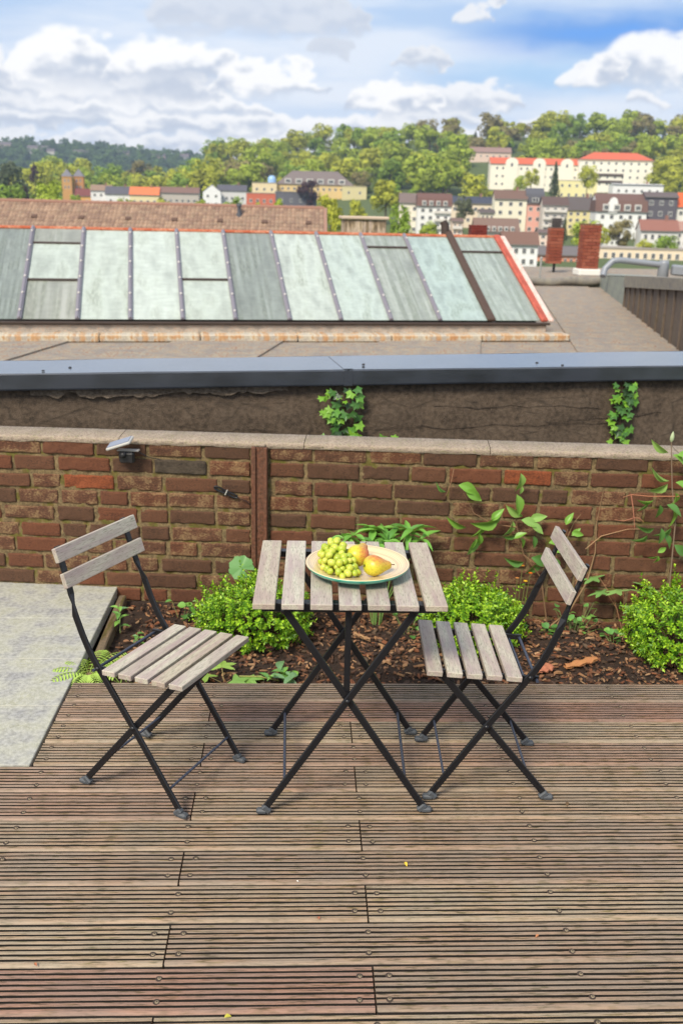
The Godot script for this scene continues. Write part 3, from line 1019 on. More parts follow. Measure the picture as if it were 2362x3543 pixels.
# ---------------------------------------------------------------- stone paving beside the bed
func paving() -> void:
	var p := Node3D.new()
	put(self, "paving", p)
	p.set_meta("kind", "structure")
	var m := bump(stain(mat(rgb(184, 183, 173), 0.8, t_stone, Vector3(1.6, 1.6, 1.6), true), t_speck, t_mask, Vector3(0.8, 0.8, 0.8)), t_fine, 0.1)
	var zs := [-2.747, -3.138, -3.522, -3.921, -4.36]
	for k in 4:
		for c in 2:
			var x1 := -0.876 if c == 0 else -1.78
			var x0 := -1.776 if c == 0 else -2.7
			var s := MB.new()
			s.bx(Vector3((x0 + x1) * 0.5, -0.0175 + rr(-0.0012, 0.0008), (zs[k] + zs[k + 1]) * 0.5), Vector3(x1 - x0 - 0.003, 0.035, zs[k] - zs[k + 1] - 0.003), 0.0025)
			part(p, "paving_slab", s.mesh(m))
	var gt := MB.new()
	gt.bx(Vector3(-1.79, -0.0292, -3.553), Vector3(1.82, 0.0465, 1.6))
	part(p, "grout_bed", gt.mesh(mat(rgb(188, 184, 172), 0.95)))

# ---------------------------------------------------------------- planting bed
var soil_n := FastNoiseLite.new()
func soil_y(x: float, z: float) -> float:
	return -0.078 + 0.03 * soil_n.get_noise_2d(x * 3.0, z * 3.0) + 0.016 * soil_n.get_noise_2d(x * 12.0, z * 12.0)

func bed() -> void:
	soil_n.seed = 8; soil_n.frequency = 0.7; soil_n.fractal_octaves = 3
	var s := MB.new()
	s.grid(120, 40, func(i: int, j: int):
		var x := -0.87 + 4.2 * i / 120.0
		var z := -3.27 - 1.12 * j / 40.0
		return Vector3(x, soil_y(x, z), z))
	ground("soil", s.mesh(bump(mat(rgb(74, 55, 42), 1.0, t_brick, Vector3(3, 3, 3)), t_fine, 1.0)))
	var mm := mat(Color.WHITE, 0.85, t_speck, Vector3(9, 9, 9), true)
	mm.vertex_color_use_as_albedo = true
	mm.vertex_color_is_srgb = true
	var cols := [rgb(84, 60, 45), rgb(98, 70, 52), rgb(124, 86, 60), rgb(70, 51, 40), rgb(146, 106, 76), rgb(110, 74, 52), rgb(176, 138, 102), rgb(60, 46, 39), rgb(134, 84, 56), rgb(96, 78, 62), rgb(78, 58, 45), rgb(164, 122, 84)]
	var c := MB.new()
	for k in 9000:
		var x := rr(-0.85, 3.1)
		var z := rr(-4.22, -3.335)
		if x < -0.72 and z < -3.4 and rng.randf() < 0.6:
			continue
		var L := rr(0.010, 0.042) * (1.5 if rng.randf() < 0.07 else 1.0)
		var W := L * rr(0.18, 0.5)
		c.col = pick(cols)
		var t := T(Vector3(x, soil_y(x, z) + rr(0.0, 0.014), z), B(rr(-0.5, 0.5), rr(0, TAU), rr(-0.45, 0.45)))
		var h := L * rr(0.06, 0.16) + 0.001
		var pts := []
		for q in 6:
			var g := TAU * q / 6.0 + rr(-0.25, 0.25)
			pts.append(Vector3(cos(g) * L * 0.5 * rr(0.75, 1.1), 0, -sin(g) * W * 0.5 * rr(0.7, 1.2)))
		var top := []
		for q in 6:
			top.append(t * (pts[q] * 0.9 + Vector3(0, h * rr(0.7, 1.3), 0)))
		for q in 6:
			var b0: Vector3 = t * pts[q]
			var b1: Vector3 = t * pts[(q + 1) % 6]
			c.quad(b0, b1, top[(q + 1) % 6], top[q])
		for q in range(1, 5):
			c.tri(top[0], top[q], top[q + 1])
	var o := part(self, "bark_mulch", c.mesh(mm))
	o.set_meta("kind", "stuff")
	o.set_meta("label", "dark brown bark mulch covering the planting bed")
	# a few pieces one can point at
	chip("wood_chip", "long pale orange wood splinter on the mulch near the round bush", Vector3(1.20, -0.055, -3.62), 0.16, 0.04, 0.35, rgb(190, 132, 82))
	chip("wood_chip", "short tan bark flake on the mulch under the table", Vector3(0.36, -0.058, -3.62), 0.06, 0.028, 0.1, rgb(176, 136, 98))
	chip("wood_chip", "thin pale stick lying on the mulch behind the table", Vector3(0.28, -0.05, -3.85), 0.11, 0.010, -0.9, rgb(170, 134, 96))
	chip("wood_chip", "reddish bark piece against the deck edge below the seat of the angled chair", Vector3(-0.60, -0.055, -3.40), 0.07, 0.045, 0.5, rgb(156, 92, 62))
	chip("brick_shard", "flat orange brick shard on the mulch behind the chair facing the table", Vector3(1.03, -0.05, -3.56), 0.07, 0.06, 0.3, rgb(176, 112, 84))
	# timber edging between paving and bed
	var e := MB.new()
	e.box(T(Vector3(-0.838, -0.072, -3.78), B(0.0, 0.02, 0.0)), Vector3(0.036, 0.09, 0.95), 0.005)
	tag(part(self, "edging_board", e.mesh(bump(stain(mat(rgb(120, 100, 76), 0.9, t_deck, Vector3(5.5, 2.2, 0.8)), t_moss, t_mask, Vector3(3, 3, 3)), t_grain, 0.3))), "mossy weathered timber edging board between the paving and the bed", "edging board")

func chip(called: String, label: String, at: Vector3, L: float, W: float, turn: float, col: Color) -> void:
	var c := MB.new()
	c.grid(8, 3, func(i: int, j: int):
		var q := i / 8.0 - 0.5
		var w := W * (0.5 - 0.35 * absf(q)) * (1.0 + 0.3 * sin(i * 2.3))
		return Vector3(q * L, 0.010 * sin((j / 3.0) * PI) + 0.004 * sin(i * 1.9 + j), -(j / 3.0 - 0.5) * 2.0 * w))
	c.grid(8, 3, func(i: int, j: int):
		var q := i / 8.0 - 0.5
		var w := W * (0.5 - 0.35 * absf(q)) * (1.0 + 0.3 * sin(i * 2.3))
		return Vector3(q * L, -0.006, (j / 3.0 - 0.5) * 2.0 * w))
	var o := part(self, called, c.mesh(mat(col, 0.85, t_wood, Vector3(4, 12, 12))), T(at, B(0.05, turn, 0.08)))
	tag(o, label, "chip" if called == "wood_chip" else "shard")

# ---------------------------------------------------------------- garden wall
func brick_wall() -> void:
	var w := thing("brick_garden_wall", "weathered red brick garden wall with pale mortar coping behind the bed", "wall", Vector3(-1.451, 0, -4.333), -0.0888)
	var f := FastNoiseLite.new()
	f.seed = 31; f.frequency = 1.0; f.fractal_octaves = 3
	var x0 := -0.75
	var x1 := 4.3
	var top := func(x: float) -> float: return 0.722 + 0.0055 * x
	var mo := MB.new()
	mo.grid(220, 56, func(i: int, j: int):
		var x := lerpf(x0, x1, i / 220.0)
		var y := lerpf(-0.25, top.call(x), j / 56.0)
		return Vector3(x, y, -0.0072 + 0.0065 * f.get_noise_2d(x * 14.0, y * 14.0) + 0.005 * f.get_noise_2d(x * 50.0, y * 50.0)))
	mo.face([Vector3(x0, -0.3, -0.13), Vector3(x1, -0.3, -0.13), Vector3(x1, 0.72, -0.13), Vector3(x0, 0.72, -0.13)], Vector3(1, 0, 0))
	var m_mo := bump(stain(mat(rgb(150, 130, 94), 0.97, t_brick, Vector3(2.4, 2.4, 2.4)), t_moss, t_mask, Vector3(1.7, 2.2, 1.7)), t_fine, 0.5)
	part(w, "mortar", mo.mesh(m_mo))
	var tones := [rgb(123, 78, 54), rgb(117, 76, 54), rgb(127, 81, 57), rgb(114, 77, 56), rgb(109, 77, 56), rgb(130, 80, 54), rgb(120, 80, 58), rgb(107, 77, 57), rgb(123, 83, 59)]
	var mats := []
	for k in tones.size():
		mats.append(bump(stain(mat(tones[k], 0.92, t_brick, Vector3(2.6, 4.2, 2.6), true, Vector3(k * 0.3, k * 0.17, 0)), t_soot if k % 3 else t_smear, t_patch, Vector3(1.7 + 0.2 * k, 2.3, 1.7)), t_fine, 0.35))
		if k % 3 == 0:
			mats[-1].detail_blend_mode = BaseMaterial3D.BLEND_MODE_MIX
	var m_orange := bump(mat(rgb(150, 82, 48), 0.92, t_brick, Vector3(2.6, 4.2, 2.6), true), t_fine, 0.3)
	var m_cement := bump(mat(rgb(82, 72, 60), 0.95, t_brick, Vector3(2, 3, 2), true), t_fine, 0.3)
	var CH := 0.0805
	for r in 12:
		var yc: float = 0.722 - 0.037 - r * CH + 0.003 * sin(r * 2.3)
		var x = x0 + [0.0, -0.13, -0.06, -0.19, -0.1][r % 5]
		var prev_short := false
		while x < x1:
			var L: float = pick([0.236, 0.240, 0.185, 0.112, 0.128, 0.152, 0.170, 0.21]) if r > 0 else pick([0.236, 0.24, 0.23])
			if prev_short and L < 0.16:
				L = 0.235
			prev_short = L < 0.16
			var mid = x + L * 0.5
			x += L + rr(0.011, 0.023)
			if mid - L * 0.5 < x0 or mid + L * 0.5 > x1 or (r == 9 and rng.randf() < 0.12):
				continue
			if mid + L * 0.5 > 1.225 and mid - L * 0.5 < 1.312:      # behind the post
				var cut := 1.222 if mid < 1.268 else 1.315
				if mid < 1.268:
					var a = mid - L * 0.5
					L = cut - a
					mid = a + L * 0.5
				else:
					var e = mid + L * 0.5
					L = e - cut
					mid = cut + L * 0.5
				if L < 0.04:
					continue
			var slope: float = 0.0055 * mid
			var bm := brick(L, 0.0655 + rr(-0.0045, 0.003), f, mid * 7.0 + r * 3.1)
			var low := r > 6
			var m: Material = mats[rng.randi() % mats.size()]
			if r == 0 and rng.randf() < 0.5:
				m = mats[pick([4, 7, 3])]
			if r == 1 and mid > 2.35 and mid < 2.5 or (r == 2 and mid > 0.45 and mid < 0.65):
				m = m_orange
			if r == 1 and mid > 0.78 and mid < 1.0:
				m = m_cement
			if low and rng.randf() < 0.35:
				m = mats[pick([3, 4, 8])]
			part(w, "brick", bm.mesh(m), T(Vector3(mid, yc + slope, rr(-0.002, 0.003)), B(rr(-0.02, 0.02), rr(-0.01, 0.01), rr(-0.012, 0.012))))
	# coping
	var m_cp := bump(stain(mat(rgb(188, 174, 160), 0.95, t_cap, Vector3(1.6, 3.0, 3.0)), t_grime, t_dirtmask, Vector3(2.2, 2.2, 2.2)), t_fine, 0.5)
	var xs := [x0, 0.62, 1.47, 2.31, 3.15, x1]
	for k in 5:
		var c := MB.new()
		var a: float = xs[k] + 0.0015
		var b: float = xs[k + 1] - 0.0015
		var pz := [0.004, 0.008, 0.006, -0.004, -0.06, -0.135, -0.14]
		var py := [-0.012, -0.004, 0.008, 0.0165, 0.021, 0.024, -0.02]
		c.grid(24, 6, func(i: int, j: int):
			var x := lerpf(a, b, i / 24.0)
			var e := 0.004 * f.get_noise_2d(x * 22.0, j * 3.0) + 0.003 * f.get_noise_2d(x * 60.0, j * 5.0 + 40.0)
			return Vector3(x, top.call(x) + py[j] + e * (1.6 if j < 2 else 0.5), pz[j] + e))
		part(w, "coping_length", c.mesh(m_cp))
	# rusty post let into the wall
	var po := thing("wall_post", "rusty brown steel post standing upright against the brick wall", "post", Vector3(-1.451, 0, -4.333) + Vector3(0.996, 0, 0.0887) * 1.268, -0.0888)
	var m_rust := bump(stain(mat(rgb(112, 72, 52), 0.75, t_deck, Vector3(5.0, 0.8, 5.0)), t_grime, t_dirtmask, Vector3(2.5, 1.2, 2.5)), t_grain, 0.2)
	var pm := MB.new()
	pm.bx(Vector3(-0.026, 0.25, 0.016), Vector3(0.022, 0.95, 0.034), 0.003)
	pm.bx(Vector3(0.028, 0.25, 0.016), Vector3(0.018, 0.95, 0.034), 0.003)
	part(po, "flange", pm.mesh(m_rust))
	var pw := MB.new()
	pw.bx(Vector3(0.002, 0.25, 0.006), Vector3(0.036, 0.948, 0.03), 0.002)
	part(po, "web", pw.mesh(m_rust))
	var pk := MB.new()
	pk.bx(Vector3(0.0, 0.732, 0.012), Vector3(0.055, 0.016, 0.02), 0.005)
	part(po, "mortar_lump", pk.mesh(m_cp))
	# solar lamp on the coping
	var wb := Basis(Vector3.UP, -0.0888)
	var base := Vector3(-1.451, 0, -4.333)
	var lamp := thing("solar_lamp", "small solar panel lamp clamped to the brick wall coping", "solar lamp", base + wb * Vector3(0.655, 0.70, 0.05), -0.0888)
	var tilt := T(Vector3(-0.012, 0.032, 0.02), B(0.16, 0.0, 0.34))
	var fr := MB.new()
	fr.box(tilt, Vector3(0.118, 0.013, 0.078), 0.004)
	part(lamp, "panel_frame", fr.mesh(mat(rgb(178, 176, 170), 0.35)))
	var cell := MB.new()
	cell.box(tilt * T(Vector3(0, 0.0078, 0)), Vector3(0.106, 0.002, 0.064))
	part(lamp, "solar_cell", cell.mesh(mat(rgb(120, 128, 146), 0.10)))
	var br := MB.new()
	br.bx(Vector3(0.02, -0.003, 0.0), Vector3(0.10, 0.007, 0.03), 0.002)
	part(lamp, "bracket", br.mesh(mat(rgb(160, 156, 150), 0.4)))
	var bd := MB.new()
	bd.box(T(Vector3(0.012, -0.035, 0.0), B(0.2)), Vector3(0.07, 0.055, 0.032), 0.008)
	bd.lathe(T(Vector3(0.0, -0.02, 0.0), B(PI / 2)), [Vector2(0.0, 0.0), Vector2(0.014, 0.0), Vector2(0.016, 0.03), Vector2(0.0, 0.032)], 12)
	part(lamp, "lamp_body", bd.mesh(mat(rgb(38, 38, 40), 0.5)))
	var wi := MB.new()
	wi.tube([Vector3(0.07, -0.012, 0.0), Vector3(0.11, -0.035, -0.01), Vector3(0.16, -0.05, -0.03)], [0.0018], 6)
	part(lamp, "cable", wi.mesh(m_metal))
	# coiled cable on the wall
	var coil := thing("cable_coil", "black cable coil tied in a bundle hanging on the brick wall", "cable", base + wb * Vector3(1.112, 0.505, 0.016), -0.0888)
	var cm := MB.new()
	for k in 7:
		var ph := k * 0.9
		var pts := []
		for i in 15:
			var g := TAU * i / 14.0
			var px := cos(g) * (0.056 + 0.002 * (k % 3))
			var py := sin(g) * (0.009 + 0.0016 * k) * (0.35 + 0.65 * absf(cos(g))) + 0.0012 * sin(ph)
			pts.append(B(0, 0, -0.42) * Vector3(px, py, 0.004 * sin(ph + g)))
		cm.tube(pts, [0.0021], 6)
	part(coil, "cable_loops", cm.mesh(m_metal))
	var ti := MB.new()
	ti.box(T(Vector3(0.002, -0.001, 0.002), B(0, 0, -0.42)), Vector3(0.006, 0.026, 0.018), 0.002)
	part(coil, "tie", ti.mesh(mat(rgb(170, 168, 160), 0.5)))
	var tl := MB.new()
	tl.tube([Vector3(0.045, -0.02, 0), Vector3(0.09, -0.04, -0.004), Vector3(0.118, -0.058, 0.0)], [0.0016], 6)
	part(coil, "cable_tail", tl.mesh(m_metal))

func brick(L: float, H: float, f: FastNoiseLite, sd: float) -> MB:
	var b := MB.new()
	var us := [0.0, 0.0, 0.004, 0.011]
	var k := maxi(2, int((L - 0.03) / 0.022))
	for i in range(1, k):
		us.append(0.011 + (L - 0.022) * i / k)
	us.append_array([L - 0.011, L - 0.004, L, L])
	var vs := [0.0, 0.0, 0.004, 0.010, H * 0.36, H * 0.64, H - 0.010, H - 0.004, H, H]
	var nx := us.size() - 1
	var ny := vs.size() - 1
	b.grid(nx, ny, func(i: int, j: int):
		var x: float = us[i] - L * 0.5
		var y: float = vs[j] - H * 0.5
		var e := minf(minf(us[i], L - us[i]), minf(vs[j], H - vs[j]))
		var chip_n := maxf(0.0, f.get_noise_2d(x * 40.0 + sd, y * 40.0 + 5.0) - 0.12)
		var z := 0.0026 * f.get_noise_2d(x * 30.0 + sd, y * 30.0) + 0.0022 * f.get_noise_2d(x * 90.0 + sd, y * 90.0 + 9.0)
		if e < 0.012:
			z -= chip_n * 0.020 * (1.0 - e / 0.012)
		if e < 0.001:
			z -= 0.0028
			var o := 0.0042 * f.get_noise_2d(x * 44.0 + sd * 1.7, y * 44.0)
			if us[i] < 0.001 or us[i] > L - 0.001: x += o
			if vs[j] < 0.001 or vs[j] > H - 0.001: y += o
			if (us[i] < 0.001 or us[i] > L - 0.001) and (vs[j] < 0.001 or vs[j] > H - 0.001):
				x *= 0.985
				y *= 0.94
		if i == 0 or j == 0 or i == nx or j == ny:
			z = -0.035
		return Vector3(x, y, z))
	return b

# ---------------------------------------------------------------- folding table and chairs
var wood := []
func make_wood() -> void:
	for k in 10:
		var tone: Color = [rgb(190, 181, 168), rgb(183, 174, 161), rgb(196, 188, 175), rgb(186, 175, 158), rgb(190, 182, 170)][k % 5]
		var m := bump(mat(tone, 0.62, t_wood, Vector3(1.1, 7.0, 7.0), false, Vector3(k * 0.173, k * 0.39, k * 0.53)), t_fib, 0.05)
		wood.append(m)
		stain(m, t_dull, t_dirtmask, Vector3(1.2, 3.5, 3.5), false)
		m.uv2_offset = Vector3(k * 0.31, k * 0.2, k * 0.43)
	wood.shuffle()

func slat_mesh(L: float, W: float, H: float, k: int) -> ArrayMesh:
	var s := MB.new()
	s.bx(Vector3.ZERO, Vector3(L, H, W), 0.0018)
	return s.mesh(wood[k % 10])

func foot_cap(parent: Node3D, at: Vector3, turn: float) -> void:
	var c := MB.new()
	c.box(T(Vector3(0.006, 0.0085, 0)), Vector3(0.034, 0.017, 0.022), 0.005)
	c.box(T(Vector3(-0.008, 0.016, 0), B(0, 0, 0.75)), Vector3(0.03, 0.018, 0.0205), 0.004)
	part(parent, "foot_cap", c.mesh(m_cap_rubber), T(at, B(0, turn)))

var m_cap_rubber: StandardMaterial3D

func rod(parent: Node3D, called: String, a: Vector3, b: Vector3, r := 0.0042) -> void:
	var s := MB.new()
	s.tube([a, b], [r], 8)
	part(parent, called, s.mesh(m_rod))

func flat(parent: Node3D, called: String, pts: Array, dirs: Array, w: float, th: float) -> void:
	var s := MB.new()
	s.bar(pts, dirs, w, th)
	part(parent, called, s.mesh(m_metal))

func rivet(parent: Node3D, at: Vector3, b: Basis) -> void:
	var s := MB.new()
	s.lathe(T(at, b), [Vector2(0.0075, 0.0), Vector2(0.0072, 0.003), Vector2(0.004, 0.0055), Vector2(0.0, 0.006)], 10)
	part(parent, "rivet", s.mesh(m_metal))

func make_chair(label: String, at: Vector3, turn: float, k0: int) -> void:
	# forward is +x, width along z
	var c := thing("folding_chair", label, "chair", at, turn, "folding bistro chairs at the table")
	for k in 5:
		var f := 0.213 - 0.0225 - k * 0.0597
		var y := lerpf(0.453, 0.437, k * 0.0597 / 0.283) - 0.009
		part(c, "seat_slat", slat_mesh(0.376, 0.0465, 0.017, k0 + k), T(Vector3(f, y, rr(-0.001, 0.001)), B(0, 0, 0.056) * B(0, PI / 2)))
	for s in [-1.0, 1.0]:
		flat(c, "seat_rail", [Vector3(-0.128, 0.4145, s * 0.148), Vector3(0.2, 0.4335, s * 0.148)], [Vector3.UP], 0.019, 0.008)
	# back slats lie on the front of the two leaning bars
	var lean := Vector2(-0.014, 0.042).normalized()
	var bb := Basis(Vector3(0, 0, 1), Vector3(lean.y, -lean.x, 0), Vector3(lean.x, lean.y, 0))
	part(c, "back_slat", slat_mesh(0.378, 0.0445, 0.015, k0 + 5), T(Vector3(-0.2165, 0.7725, 0), bb))
	part(c, "back_slat", slat_mesh(0.378, 0.0455, 0.015, k0 + 7), T(Vector3(-0.1915, 0.6975, 0), bb))
	for s in [-1.0, 1.0]:
		var w: float = s * 0.170
		var p := [Vector3(-0.2385, 0.790, w * 0.91), Vector3(-0.2135, 0.715, w * 0.92), Vector3(-0.198, 0.668, w * 0.93), Vector3(-0.192, 0.648, w * 0.94), Vector3(-0.183, 0.620, w * 0.96), Vector3(-0.172, 0.588, w), Vector3(-0.150, 0.53, w), Vector3(-0.132, 0.49, w), Vector3(-0.112, 0.455, w), Vector3(-0.092, 0.425, w), Vector3(0.022, 0.26, w), Vector3(0.176, 0.026, w)]
		var zz := Vector3(0, 0, 1)
		var inp := Vector3(0.95, 0.32, 0)
		flat(c, "back_leg", p, [zz, zz, zz, zz, (zz + inp).normalized(), inp, inp, inp, inp, Vector3(0.82, 0.57, 0), Vector3(0.83, 0.55, 0), Vector3(0.83, 0.55, 0)], 0.0205, 0.0095)
		var v: float = s * 0.158
		flat(c, "front_leg", [Vector3(0.163, 0.425, v), Vector3(0.022, 0.26, v), Vector3(-0.172, 0.028, v)], [Vector3(-0.76, 0.65, 0)], 0.0205, 0.0095)
		foot_cap(c, Vector3(0.183, 0, w), 0.0)
		foot_cap(c, Vector3(-0.183, 0, v), PI)
		rivet(c, Vector3(0.022, 0.26, w + s * 0.004), B(s * PI / 2))
		rivet(c, Vector3(-0.098, 0.43, w + s * 0.004), B(s * PI / 2))
	rod(c, "cross_rod", Vector3(0.142, 0.082, -0.168), Vector3(0.142, 0.082, 0.168))
	rod(c, "cross_rod", Vector3(-0.118, 0.095, -0.156), Vector3(-0.118, 0.095, 0.156))
	rod(c, "cross_rod", Vector3(0.128, 0.392, -0.156), Vector3(0.128, 0.392, 0.156))
	rod(c, "cross_rod", Vector3(-0.122, 0.414, -0.165), Vector3(-0.122, 0.414, 0.165), 0.005)
	rod(c, "cross_rod", Vector3(-0.088, 0.408, -0.165), Vector3(-0.088, 0.408, 0.165), 0.005)

func furniture() -> void:
	make_wood()
	m_cap_rubber = mat(rgb(74, 78, 82), 0.55)
	make_chair("weathered wooden folding chair with flaking top slat set at an angle by the stone paving", Vector3(-0.435, 0.0008, -2.699), -0.4745, 0)
	make_chair("weathered wooden folding chair squarely facing the table beside the round bush", Vector3(0.604, 0.0008, -2.718), -3.182, 3)
	var t := thing("folding_table", "weathered slatted bistro table on crossed black legs carrying the fruit plate", "table", Vector3(0.147, 0.0008, -2.7257), -0.0137)
	for i in 7:
		part(t, "tabletop_slat", slat_mesh(0.54, 0.0628, 0.0175, i * 3 + 1), T(Vector3(-0.2436 + 0.0812 * i, 0.6908 + rr(-0.0006, 0.0006), rr(-0.0015, 0.0015)), B(0, PI / 2)))
	for z in [0.214, -0.237]:
		flat(t, "top_rail", [Vector3(-0.252, 0.668, z), Vector3(0.252, 0.668, z)], [Vector3.UP], 0.027, 0.012)
		flat(t, "top_rail_flange", [Vector3(-0.252, 0.680, z - 0.012 * signf(z)), Vector3(0.252, 0.680, z - 0.012 * signf(z))], [Vector3(0, 0, 1)], 0.022, 0.003)
	for s in [1.0, -1.0]:
		var zt := 0.224 if s > 0 else -0.246
		var zb := 0.240 if s > 0 else -0.212
		for q in [1.0, -1.0]:
			var dz: float = q * 0.0062
			flat(t, "leg", [Vector3(-0.238 * q, 0.022, zb + dz), Vector3(0.19 * q, 0.668, zt + dz)], [Vector3(0.83, -0.55 * q, 0)], 0.0205, 0.0105)
			foot_cap(t, Vector3(-0.245 * q, 0, zb + dz), 0.0 if q < 0 else PI)
			rivet(t, Vector3(0.19 * q, 0.666, zt + 0.012 * s), B(s * PI / 2))
		rivet(t, Vector3(0.0, 0.381, (zt + zb) * 0.5 + 0.012 * s), B(s * PI / 2))
	for q in [1.0, -1.0]:
		rod(t, "stretcher", Vector3(-0.183 * q, 0.105, 0.236 + q * 0.006), Vector3(-0.196 * q, 0.085, -0.214), 0.0048)
	flat(t, "centre_strut", [Vector3(-0.002, 0.672, 0.206), Vector3(-0.002, 0.39, 0.219)], [Vector3(1, 0, 0)], 0.0185, 0.011)

# ---------------------------------------------------------------- plate of fruit
func pear(label: String, foot: Vector3, axis: Vector3, blush: Vector3, R: float) -> void:
	var y := axis.normalized()
	var x := y.cross(Vector3.UP).normalized()
	var o := thing("pear", label, "pear", foot)
	var b := Basis(x, y, x.cross(y))
	var prof := [Vector2(0.0, 0.004), Vector2(0.006, 0.0015), Vector2(0.013, 0.0), Vector2(0.022, 0.0035), Vector2(0.030, 0.012), Vector2(0.0342, 0.024), Vector2(0.0346, 0.034), Vector2(0.0318, 0.045), Vector2(0.0262, 0.056), Vector2(0.0200, 0.066), Vector2(0.0158, 0.075), Vector2(0.0130, 0.083), Vector2(0.0085, 0.088), Vector2(0.0035, 0.0895), Vector2(0.0, 0.089)]
	var s := MB.new()
	var bl := b.inverse() * blush.normalized()
	var at := func(i: int, j: int) -> Vector3:
		var g := TAU * i / 36.0
		var r: float = prof[j].x * (1.0 + 0.025 * sin(g * 3.0 + j * 0.3) + 0.02 * cos(g * 2.0)) * R
		var h: float = prof[j].y * R
		return Vector3(cos(g) * r + 0.0035 * sin(h * 30.0), h, -sin(g) * r)
	s.grid(36, prof.size() - 1, at, func(i: int, j: int):
		var p: Vector3 = at.call(i, j) - Vector3(0, 0.045 * R, 0)
		var k := smoothstep(0.0, 0.036, p.dot(bl) + 0.006 * sin(i * 1.7 + j * 2.3))
		var base := Color(0.66, 0.62, 0.045).lerp(Color(0.60, 0.42, 0.03), clampf(j / 14.0, 0.0, 1.0) * 0.6)
		return base.lerp(Color(0.60, 0.10, 0.055), k * 0.9))
	var m := StandardMaterial3D.new()
	m.vertex_color_use_as_albedo = true
	m.roughness = 0.38
	m.albedo_texture = t_pear
	m.uv1_scale = Vector3(2, 1.5, 1)
	m.subsurf_scatter_enabled = true
	m.subsurf_scatter_strength = 0.12
	part(o, "fruit", s.mesh(m), T(Vector3.ZERO, b))
	var st := MB.new()
	st.tube([Vector3(0, 0.086 * R, 0), Vector3(0.0005, 0.094 * R, 0.001), Vector3(0.003, 0.101 * R, 0.001)], [0.0016, 0.0013, 0.0019], 7)
	part(o, "stalk", st.mesh(mat(rgb(92, 68, 40), 0.8)), T(Vector3.ZERO, b))
	var cx := MB.new()
	for k in 6:
		cx.leaf(T(Vector3(0, 0.0035, 0), B(0, TAU * k / 6.0) * B(0, 0, -0.5)), 0.0075, 0.003, 0.1, 0.4)
	part(o, "calyx", cx.mesh(mat(rgb(70, 52, 36), 0.9)), T(Vector3.ZERO, b))

